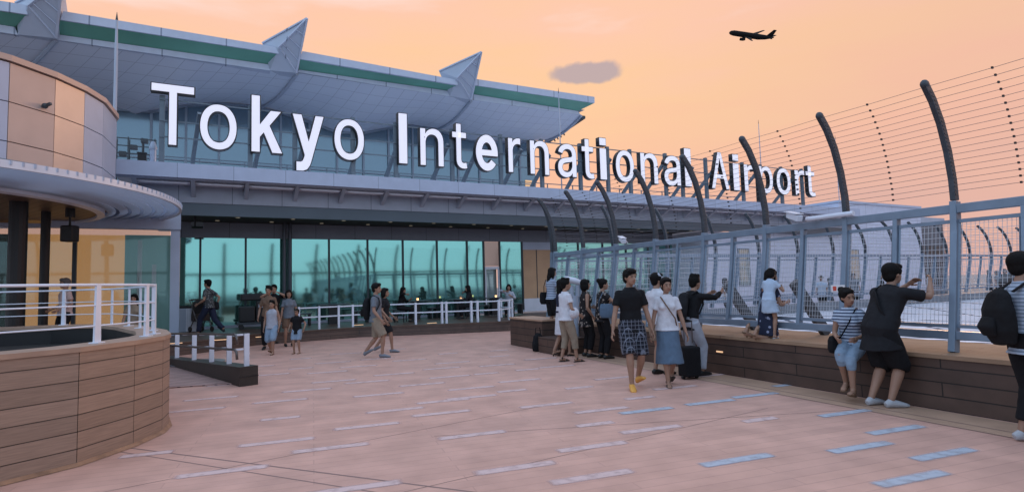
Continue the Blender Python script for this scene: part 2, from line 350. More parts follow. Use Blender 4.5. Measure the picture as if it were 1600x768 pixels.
def build_fence(name, label, origin, rot, n0, n1, fine=True, SP=1.38):
    fr = empty(name, label, 'fence', origin, rot)
    P = arm_pts(.65)
    # main post: box section up to the rail; lattice arm above
    def boxtube(mb, pts, wx, wy):
        vs = []; k = len(pts)
        for i, p in enumerate(pts):
            d = (pts[min(i + 1, k - 1)] - pts[max(i - 1, 0)]).normalized(); nrm = Vector((0, d.z, -d.y))
            for sx, sy in ((-1, -1), (1, -1), (1, 1), (-1, 1)): vs.append(p + Vector((wx / 2 * sx, 0, 0)) + nrm * (wy / 2 * sy))
        fs = [(3, 2, 1, 0), tuple((k - 1) * 4 + j for j in range(4))]
        for i in range(k - 1):
            for j in range(4): fs.append((i * 4 + j, i * 4 + (j + 1) % 4, (i + 1) * 4 + (j + 1) % 4, (i + 1) * 4 + j))
        mb.add(vs, fs)
    pm = MB(); boxtube(pm, [P[0] * 1, P[1], P[2], P[3], P[4] + Vector((0, 0, .03))], .074, .12); pmesh = pm.mesh('post', bevel=.006 if fine else 0)
    im = MB(); boxtube(im, [Vector((0, fence_y(z), z)) for z in (.86, 1.3, 1.8, 2.36)], .055, .09); imesh = im.mesh('mid_post')
    am = MB(); U = [P[4] + Vector((0, 0, .04))] + P[5:]
    boxtube(am, U, .060, .105)
    amesh = am.mesh('arm', bevel=.01 if fine else 0)
    tm = MB()                                  # cleats and holes down the flank of the arm
    if fine:
        for i in range(26):
            z = 2.56 + i * (1.30 / 26); y = fence_y(z)
            for s in (-1, 1): tm.box((s * .031 - .004, y - .03, z - .008), (s * .031 + .004, y + .03, z + .010))
    tmesh = tm.mesh('cleats') if fine else None
    cm_ = MB(); cm_.ball(P[-1] + Vector((0, .0, .0)), (.045, .07, .06), 10, 6); cmesh = cm_.mesh('arm_cap', smooth=True)
    # wire mesh panel
    wm = MB(); x0, x1 = .06, SP / 2 - .05; z0, z1 = .98, 2.22; r = .0027 if fine else .006
    nv, nh = (13, 17) if fine else (6, 8)
    for i in range(nv):
        x = x0 + (x1 - x0) * (i + .5) / nv; wm.tube([(x, fence_y(z), z) for z in (z0, 1.6, z1)], r, 4)
    for i in range(nh):
        z = z0 + (z1 - z0) * (i + .5) / nh; wm.bar((x0, fence_y(z) + .006, z), (x1, fence_y(z) + .006, z), r * 1.9)
    wmesh = wm.mesh('wire_mesh')
    fm = MB()
    for z in (z0 - .02, z1 + .01): fm.bar((x0 - .02, fence_y(z), z), (x1 + .02, fence_y(z), z), .035, .045)
    for x in (x0 - .012, x1 + .012): fm.tube([(x, fence_y(z), z) for z in (z0, 1.6, z1)], .016, 4)
    fmesh = fm.mesh('panel_frame')
    sm = MB(); ns = 18 if fine else 10
    for i in range(ns):
        z = 2.60 + (3.86 - 2.60) * i / (ns - 1); y = fence_y(z) + .05
        sm.tube([(0, y, z), (SP / 2, y, z - .006), (SP, y, z)], .0027 if fine else .005, 4)
    smesh = sm.mesh('wire_strands')
    dm = MB()
    for i in range(ns):
        z = 2.60 + (3.86 - 2.60) * i / (ns - 1); y = fence_y(z) + .05
        dm.box((SP / 2 - .008, y - .014, z - .016), (SP / 2 + .008, y + .014, z + .008))
    dmesh = dm.mesh('wire_spacer')
    sl = MB(); sl.bar((.04, 0.20, .93), (.04, .16, 0.93), .03)
    for k in range(n0, n1 + 1):
        def put(nm, me, mt, dx=0):
            o = part(nm, me if dx == 0 and not me.users else me, mt, fr); o.location = (k * SP + dx, 0, 0); return o
        put('post', pmesh, M_steel); a = put('arm', amesh, M_steel_d)
        if fine:
            c = part('cleats', tmesh, M_dark, a); c['label'] = c.get('label', 'row of small dark cleats')
        c = part('arm_cap', cmesh, M_steel_d, a)
        if k < n1:
            put('mid_post', imesh, M_steel, SP / 2)
            for h in (0, 1):
                w = put('wire_mesh', wmesh, M_wire, h * SP / 2)
                f_ = part('panel_frame', fmesh, M_steel, w)
            put('wire_strands', smesh, M_wire_d)
            if fine: put('wire_spacers', dmesh, M_black)
    L0, L1 = n0 * SP - .05, n1 * SP + .05
    m = MB(); m.obox((L0, fence_y(2.36) - .05, 2.33), (L1 - L0, 0, 0), (0, .10, 0), (0, 0, .11)); part('top_rail', m, M_steel, fr, bevel=.008)
    m = MB(); m.obox((L0, fence_y(.9) - .055, .80), (L1 - L0, 0, 0), (0, .10, 0), (0, 0, .10)); part('bottom_rail', m, M_steel, fr, bevel=.008)
    return fr
near = build_fence('safety_fence', 'tall curved steel mesh fence standing on the near bench, right side', NP(0, 0, 0), BR, -6, 7)
# outward braces on the roof side of the near fence
for k in (0, 2, 3, 5):
    m = MB(); m.bar((k * SP - .42, -.34, 1.52), (k * SP - .50, -.95, .66), .09, .16); part('brace', m, M_steel_d, near)
ER = math.atan2(EA.y, EA.x)
# the far fence: leans away from us over its own deck, so local y points to the terminal
far = build_fence('safety_fence', 'second curved steel fence across the low roof, seen through the mesh of the near fence', FP(KT, KD, 0) + Vector((0, 0, 0)), ER, 0, 17, fine=False, SP=2.15)
par = MB(); par.obox((.1, -.35, -1.6), (38, 0, 0), (0, .55, 0), (0, 0, 2.2)); 
pw = empty('parapet_wall', 'grey parapet wall below the second fence beyond the low roof', 'wall', FP(KT, KD, 0), ER); part('wall', par, mat('parapet_grey', (.17, .19, .22), .7, var=.15, scale=1.5), pw)
# fence behind the camera, which the terminal glass mirrors
def mirror_fence():
    fr = empty('mirrored_fence', 'curved fence on the opposite edge of the deck, mirrored faintly in the teal glass', 'fence', FP(-26, 24.5, 0), ER)
    for i in range(22):
        m = MB(); x = i * 3.3
        m.tube([(x, 0, 0), (x, -.3, 1.5), (x, -.42, 3.0), (x, -.35, 3.8), (x, 0.0, 4.6), (x, .5, 5.25)], [.13, .12, .12, .11, .10, .09], 6); part('post', m, M_dark, fr)
        m = MB(); m.bar((x + 1.65, 0, .3), (x + 1.65, -.42, 3.0), .12); part('mid_post', m, M_dark, fr)
    m = MB(); m.bar((0, -.42, 3.0), (70, -.42, 3.0), .16); m.bar((0, -.1, .9), (70, -.1, .9), .12); part('rail', m, M_dark, fr)
    m = MB(); m.box((0, -.5, 0), (70, .4, .65)); part('bench', m, M_bench, fr)
    m = MB()
    for k in range(9): m.bar((0, -.4 + k * .03, 1.1 + k * .21), (70, -.4 + k * .03, 1.1 + k * .21), .012)
    part('wires', m, M_steel_d, fr)
mirror_fence()

# notice on the near fence
p = NP(1.36 + .1, -.02, 0)
sg = empty('notice_sign', 'small white notice with a red mark fixed to the near fence', 'sign', NP(1.38, .0, 1.42), BR)
m = MB(); m.box((-.10, .0, -.05), (.10, .012, .05)); part('plate', m, mat('sign_white', (.75, .75, .78), .4), sg)
m = MB(); m.box((.02, .012, -.032), (.07, .016, .032)); part('mark', m, mat('sign_red', (.6, .08, .05), .4), sg)
m = MB()
for k in range(3): m.box((-.08, .012, -.03 + k * .022), (-.005, .016, -.022 + k * .022))
part('lettering', m, M_black, sg)
# cameras on the rail
def cctv(t, lab, tubeL=0, sgn=1):
    e = empty('security_camera', lab, 'security camera', NP(t, .20, 2.46), BR, group='white cameras on the fence rail')
    m = MB(); m.tube([(0, 0, 0), (0, .05, .06), (0, .14, .09)], .014, 8); part('bracket', m, M_white, e)
    m = MB(); m.bar((-.14, .20, .02), (.14, .08, .12), .095, .10); part('housing', m, M_white, e, bevel=.015)
    m = MB(); m.bar((-.15, .21, .09), (.16, .08, .17), .12, .012); part('sunshield', m, M_white, e)
    m = MB(); m.ball((.14, .08, .12) if sgn > 0 else (-.14, .20, .02), .034, 10, 6); part('lens', m, M_black, e)
    if tubeL: m = MB(); m.tube([(-.1 - tubeL, 0.02, .02), (-.12, .02, .02)], .036, 12); part('cable_tube', m, M_white, e)
cctv(2.05, 'white security camera with a long cable tube on the near fence rail', .75)
cctv(6.35, 'small white security camera further along the fence rail')

# ================================================================ low roof between the fences
M_rib = mat('roof_glass', (.72, .74, .80), .35, var=.1, scale=1)
lr = empty('low_roof', 'low pale ribbed roof lying between the two fences', 'roof', NP(0, 1.4, -1), BR)
# local frame of the terminal for ribs
rp = [NP(-18, 1.3, 0), NP(9.7, 1.3, 0), FP(KT + 1.2, KD + .36, 0), FP(46, KD + .36, 0), FP(46, 30, 0)]
tops = []
for p in rp: dd = max(0, KD + .36 - 0) ; q = (p - GA).dot(MA) - (KD + .36); tops.append(.30 - min(.75, max(0, q) * .045))
m = MB(); nn_ = len(rp); m.add([(p.x, p.y, z) for p, z in zip(rp, tops)] + [(p.x, p.y, -1.5) for p in rp], [tuple(range(nn_))] + [(i, i + nn_, (i + 1) % nn_ + nn_, (i + 1) % nn_) for i in range(nn_)])
M_vault = mat('ribbed_sheet', (.7, .7, .75), .85, spec=.15, fn=brick_fn((.74, .76, .84), (.70, .72, .80), (.10, .12, .16), 3.2, .42, .085, rot=R_(-52), off=0, bump=.4, nvar=.05))
part('sheet', m, M_vault, lr, world=True)
m = MB()
for i in range(1, 9):
    a = NP(-6 + i * 2.3, 1.34, 0); q = (a - GA).dot(MA) - (KD + .36); m.bar(a + Vector((0, 0, -.2)), a + FN * .06 + Vector((0, 0, .2)), .12)
part('edge_bracket', m, M_steel_d, lr, world=True)

# ================================================================ terminal front
TG = empty('terminal_building', 'long low terminal front with teal glass, dark soffit and pale roof band behind the sign', 'building', GA, ER)
# local: x = along (t), y = -d, z
def LB(t0, t1, d0, d1, z0, z1): m = MB(); m.box((t0, -d1, z0), (t1, -d0, z1)); return m
M_glass = mat('teal_glass', (.25, .56, .51), .05, .9)
M_glass2 = mat('clear_pane', (.34, .42, .42), .04, .55)
M_mull = mat('mullion', (.03, .04, .05), .4, .3)
M_tan = mat('tan_cladding', (.52, .33, .20), .5, var=.08, scale=1.5)
M_plat = mat('platform_wood', (0.06, 0.045, 0.04), 0.5, fn=brick_fn((0.095, 0.062, 0.05), (0.08, 0.052, 0.043), (0.02, 0.014, 0.012), 1.9, 0.12, 0.006, axes='XZ', nvar=.2))
mt_ = [-1.57, -.92, .54, 2.0, 3.5, 5.01, 6.48, 7.99, 9.4, 10.21]
for a, b_ in zip(mt_, mt_[1:]): part('glass_pane', LB(a + .03, b_ - .03, -.02, .0, .40, 3.58), M_glass, TG)
part('glass_pane', LB(11.05, 12.15, -.02, 0, .40, 3.58), M_glass, TG)
tt = 13.9
while tt < 21.5: part('glass_pane', LB(tt + .03, tt + 1.47, -.02, 0, .40, 3.58), M_glass, TG); tt += 1.5
for t in mt_[1:] + [11.02, 12.19] + [13.87 + 1.5 * k for k in range(6)]: part('mullion', LB(t - .035, t + .035, -.05, .05, .35, 3.6), M_mull, TG)
part('sill', LB(-1.6, 12.2, -.04, .08, .35, .44), M_beam, TG); part('sill', LB(13.8, 21.6, -.04, .08, .35, .44), M_beam, TG)
# inner door with a white frame
dr = part('door', LB(10.3, 10.96, -.30, -.25, .4, 2.4), M_glass2, TG)
for q in (LB(10.25, 10.32, -.06, .02, .4, 2.45), LB(10.93, 11.0, -.06, .02, .4, 2.45), LB(10.321, 10.929, -.06, .02, 2.33, 2.45), LB(10.321, 10.929, -.06, .01, .4, .52)): part('door_frame', q, M_white, dr)
part('fanlight', LB(10.25, 10.99, -.04, .0, 2.47, 3.57), mat('fan_pane', (.40, .27, .22), .08, .6), TG)
part('room_wall', LB(10.2, 11.1, -2.5, -2.4, .36, 3.6), M_tan, TG)
# tan bay at the end of the glass
cl = part('cladding', LB(12.22, 13.80, -.02, .04, .95, 3.22), M_tan, TG)
part('trim', LB(12.22, 13.80, -.02, .06, 3.221, 3.58), M_band, cl); part('trim', LB(12.22, 13.80, -.02, .06, .36, .949), M_white, cl)
for t in (12.95,): part('joint', LB(t - .02, t + .02, .035, .05, .95, 3.22), M_mull, cl)
T_END = on_front(1443, 400, 2.3)[0]
pw_ = part('cladding', LB(21.6, 33.2, -.3, 2.3, -1, 4.05), mat('pale_wall', (.38, .42, .54), .6, fn=brick_fn((.55, .60, .74), (.52, .57, .71), (.34, .38, .48), 3.0, 1.3, .02, off=0, axes='XZ', bump=.2, nvar=.05)), TG)
part('cladding', LB(33.21, T_END, -6, 2.3, -1, 6.05), MATS['pale_wall'], TG); part('parapet', LB(33.15, T_END + .1, -6.1, 2.36, 6.051, 6.2), M_band, TG)
for t, z, w, h in ((24, 1.2, .9, 2.0), (33.9, 1.2, 1.0, 2.0)):
    f_ = part('window', LB(t, t + w, 2.29, 2.33, z, z + h), M_beamd, TG); part('pane', LB(t + .08, t + w - .08, 2.3, 2.335, z + .08, z + h - .08), M_glass2, f_)
part('bulkhead', LB(-1.6, 21.6, -.1, .07, 3.585, 4.14), mat('bulkhead', (.18, .21, .26), .5, fn=brick_fn((.19, .22, .27), (.18, .21, .26), (.09, .1, .13), 1.5, 3, .012, off=0, axes='XZ', bump=.2, nvar=.05)), TG)
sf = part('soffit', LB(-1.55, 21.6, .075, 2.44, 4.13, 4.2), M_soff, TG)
for i in range(13):
    for d in (.75, 1.8):
        m = MB(); t = -.4 + i * 1.75 + (.6 if d > 1 else 0); m.tube([(t, -d, 4.129), (t, -d, 4.115)], .07, 12); part('downlight', m, mat('lamp_dim', (.35, .35, .33), .4, emit=(1, .85, .6), estr=.12), sf)
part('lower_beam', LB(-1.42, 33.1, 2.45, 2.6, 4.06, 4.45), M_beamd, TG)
part('fascia', LB(-2.6, 33.1, 2.45, 2.64, 4.452, 5.12), mat('fascia_panels', (.30, .36, .45), .5, fn=brick_fn((.32, .37, .46), (.30, .35, .44), (.13, .16, .2), 1.5, 3, .012, off=0, axes='XZ', bump=.2, nvar=.06)), TG)
part('fascia', LB(-4.6, -1.43, 2.45, 2.66, 3.60, 4.45), M_band, TG)
part('roof_band', LB(-3.1, 33.0, 3.45, 3.65, 5.05, 5.48), mat('band_panels', (.40, .47, .62), .45, fn=brick_fn((.41, .48, .63), (.39, .46, .60), (.22, .27, .36), 1.5, 3, .010, off=0, axes='XZ', bump=.15, nvar=.05)), TG)
part('gutter', LB(-3.1, 33.0, 3.30, 3.449, 5.02, 5.3), M_beam, TG)
part('roof_slab', LB(-3.1, 33.1, -14, 3.28, 5.13, 5.30), M_white, TG)
for i in range(24):
    t = -2.6 + i * 1.5
    m = MB(); P = [(t, -2.65, 4.62), (t, -2.65, 5.02), (t, -3.44, 5.10), (t, -3.44, 5.03)]
    m.add([Vector(p) + Vector((s, 0, 0)) for s in (-.06, .06) for p in P], [(0, 3, 2, 1), (4, 5, 6, 7), (0, 1, 5, 4), (1, 2, 6, 5), (2, 3, 7, 6), (3, 0, 4, 7)]); part('bracket', m, M_beam, TG)
    m = MB()
    for d in (2.78, 2.98, 3.18): m.obox((t + .06, -d - .05, 4.96), (1.36, 0, 0), (0, .07, .05), (0, -.012, .02))
    m.obox((t + .14, -3.25, 4.93), (1.22, 0, 0), (0, .05, 0), (0, 0, .05)); part('louvre', m, M_white, TG)
# columns
cm2 = MB(); cm2.box((-1.70, -2.58, .35), (-1.45, -2.46, 3.6)); part('column', cm2, M_band, TG)
for dx in (-.10, .10): m = MB(); m.tube([(1.92 + dx, -.42, .35), (1.92 + dx, -.42, 4.13)], .065, 12); part('column', m, mat('column_dark', (.06, .07, .09), .35, .3), TG)
# entrance glazing left of the white column, glowing walls added behind it for its reflections
M_amber = mat('amber_glow', (.55, .36, .2), .7, emit=(1.0, .50, .16), estr=.5)  # amber reflection in the glass put in as a glowing wall colour
M_pane = mat('entrance_glass', (.42, .52, .52), .03, .25)
def glassy(m, t, b):
    b.inputs['Alpha'].default_value = 0.28
M_pane = mat('see_through_glass', (.25, .42, .42), .03, .3, fn=glassy)
for a, b_ in ((-8.6, -7.55), (-7.5, -6.4), (-6.35, -4.1), (-4.05, -1.72)):
    part('glass_pane', LB(a, b_, 2.50, 2.52, .42, 3.58), M_pane, TG)
for t in (-8.62, -7.52, -6.37, -4.075): part('mullion', LB(t - .05, t + .05, 2.44, 2.56, .35, 3.6), M_mull, TG)
part('lintel', LB(-9.8, -1.72, 2.45, 2.6, 3.585, 3.7), M_band, TG); part('sill', LB(-9.8, -1.72, 2.45, 2.58, .35, .44), M_band, TG)
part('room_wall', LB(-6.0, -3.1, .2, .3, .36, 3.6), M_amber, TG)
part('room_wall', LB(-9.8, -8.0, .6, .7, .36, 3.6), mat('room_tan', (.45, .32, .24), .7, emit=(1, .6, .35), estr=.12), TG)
part('room_wall', LB(-3.09, -1.75, .4, .5, .36, 3.6), mat('teal_glow', (.10, .22, .22), .5, emit=(.2, .5, .5), estr=.10), TG)  # the teal wall's faint glow stands for the teal reflection
part('room_wall', LB(-7.95, -6.05, .1, .2, .36, 3.6), mat('room_dark', (.05, .09, .09), .5), TG)
for t, h in ((-2.7, 3.0), (-2.3, 2.2)): part('room_pillar', LB(t, t + .12, .8, .9, .36, h + .4), M_white, TG)
for t in (-7.2, -8.9): part('column', LB(t, t + .28, 3.3, 3.6, .35, 3.8), M_black, TG)

# ---- the platform in front of the glass
pf = empty('wooden_platform', 'raised dark plank platform running along the foot of the terminal glass', 'platform', GA, ER)
edge = [atz(797, 516.5), atz(700, 521), atz(560, 526.5), atz(400, 539), atz(330, 549), atz(272, 556)]
el = [((p - GA).dot(EA), (p - GA).dot(MA)) for p in edge]
print('platform edge', [(round(a, 2), round(b, 2)) for a, b in el])
rb = (el[0][0] + .05, .0)
poly = [(rb[0] + 0.9, .1), (rb[0] + .9, el[0][1] - 1.0)] + el + [(-6.2, el[-1][1] + .2), (-9.8, el[-1][1]), (-9.8, .1)]
m = MB(); m.prism([(t, -d) for t, d in poly], .0, .31); part('base', m, M_plat, pf)
m = MB(); m.prism([(t, -d) for t, d in [(rb[0] + .93, .1), (rb[0] + .93, el[0][1] - .98)] + [(a, b + .03) for a, b in el] + [(-6.2, el[-1][1] + .23), (-9.8, el[-1][1] + .03), (-9.8, .1)]], .312, .35); part('boards', m, mat('platform_boards', (.10, .065, .05), .5, var=.15), pf)
m = MB(); m.prism([(t, -d) for t, d in [(rb[0] + .9, .11), (rb[0] + 5, .11), (rb[0] + 5, KD - 3), (rb[0] + 3.0, KD - 3)]], .0, .30); part('base', m, M_plat, pf)
for x, y in ((273, 537), (343, 531.5), (410, 526.5), (560, 508), (675, 505), (597, 499)):
    p = atz(x, y, .34); c = Vector(((p - GA).dot(EA), -(p - GA).dot(MA), .352)); m = MB(); m.box(c - Vector((.17, .03, 0)), c + Vector((.17, .03, .012))); part('step_lamp', m, M_lamp, pf)
# railing on the platform edge
rl = empty('platform_railing', 'low white railing with paired posts along the platform edge', 'railing', GA, ER)
px = [(463, 509), (496, 509), (527, 509), (553, 511), (601, 509), (649, 506), (693, 503), (699, 503), (738, 502), (745, 501), (779, 497)]
pts = []
for x, y in px:
    # stand each post just inside the platform edge
    d = ray(x, 480); best = None
    for (a, b), (c, e) in zip(el, el[1:]):
        for s in range(21):
            q = FP(a + (c - a) * s / 20, b + (e - b) * s / 20 - .12, .35); u = q.x * d.y - q.y * d.x
            if best is None or abs(u) < best[0]: best = (abs(u), q)
    q = best[1]; pts.append(q); m = MB(); m.obox(q - EA * .03 - MA * .045, EA * .06, MA * .09, (0, 0, .74)); part('post', m, M_white, rl, world=True)
q = FP(rb[0] + .3, el[0][1] - .75, .35)
for dt, dd in ((.25, -.6), (.75, -1.3), (.75, -2.2)): 
    q = FP(rb[0] + dt, el[0][1] + dd, .35); m = MB(); m.obox(q - EA * .03 - MA * .045, EA * .06, MA * .09, (0, 0, .74)); part('post', m, M_white, rl, world=True); pts.append(q)
for z in (.70, .40):
    m = MB(); 
    for a, b in zip(pts, pts[1:]): m.bar(a + Vector((0, 0, z)), b + Vector((0, 0, z)), .045, .04)
    part('rail', m, M_white, rl, world=True)

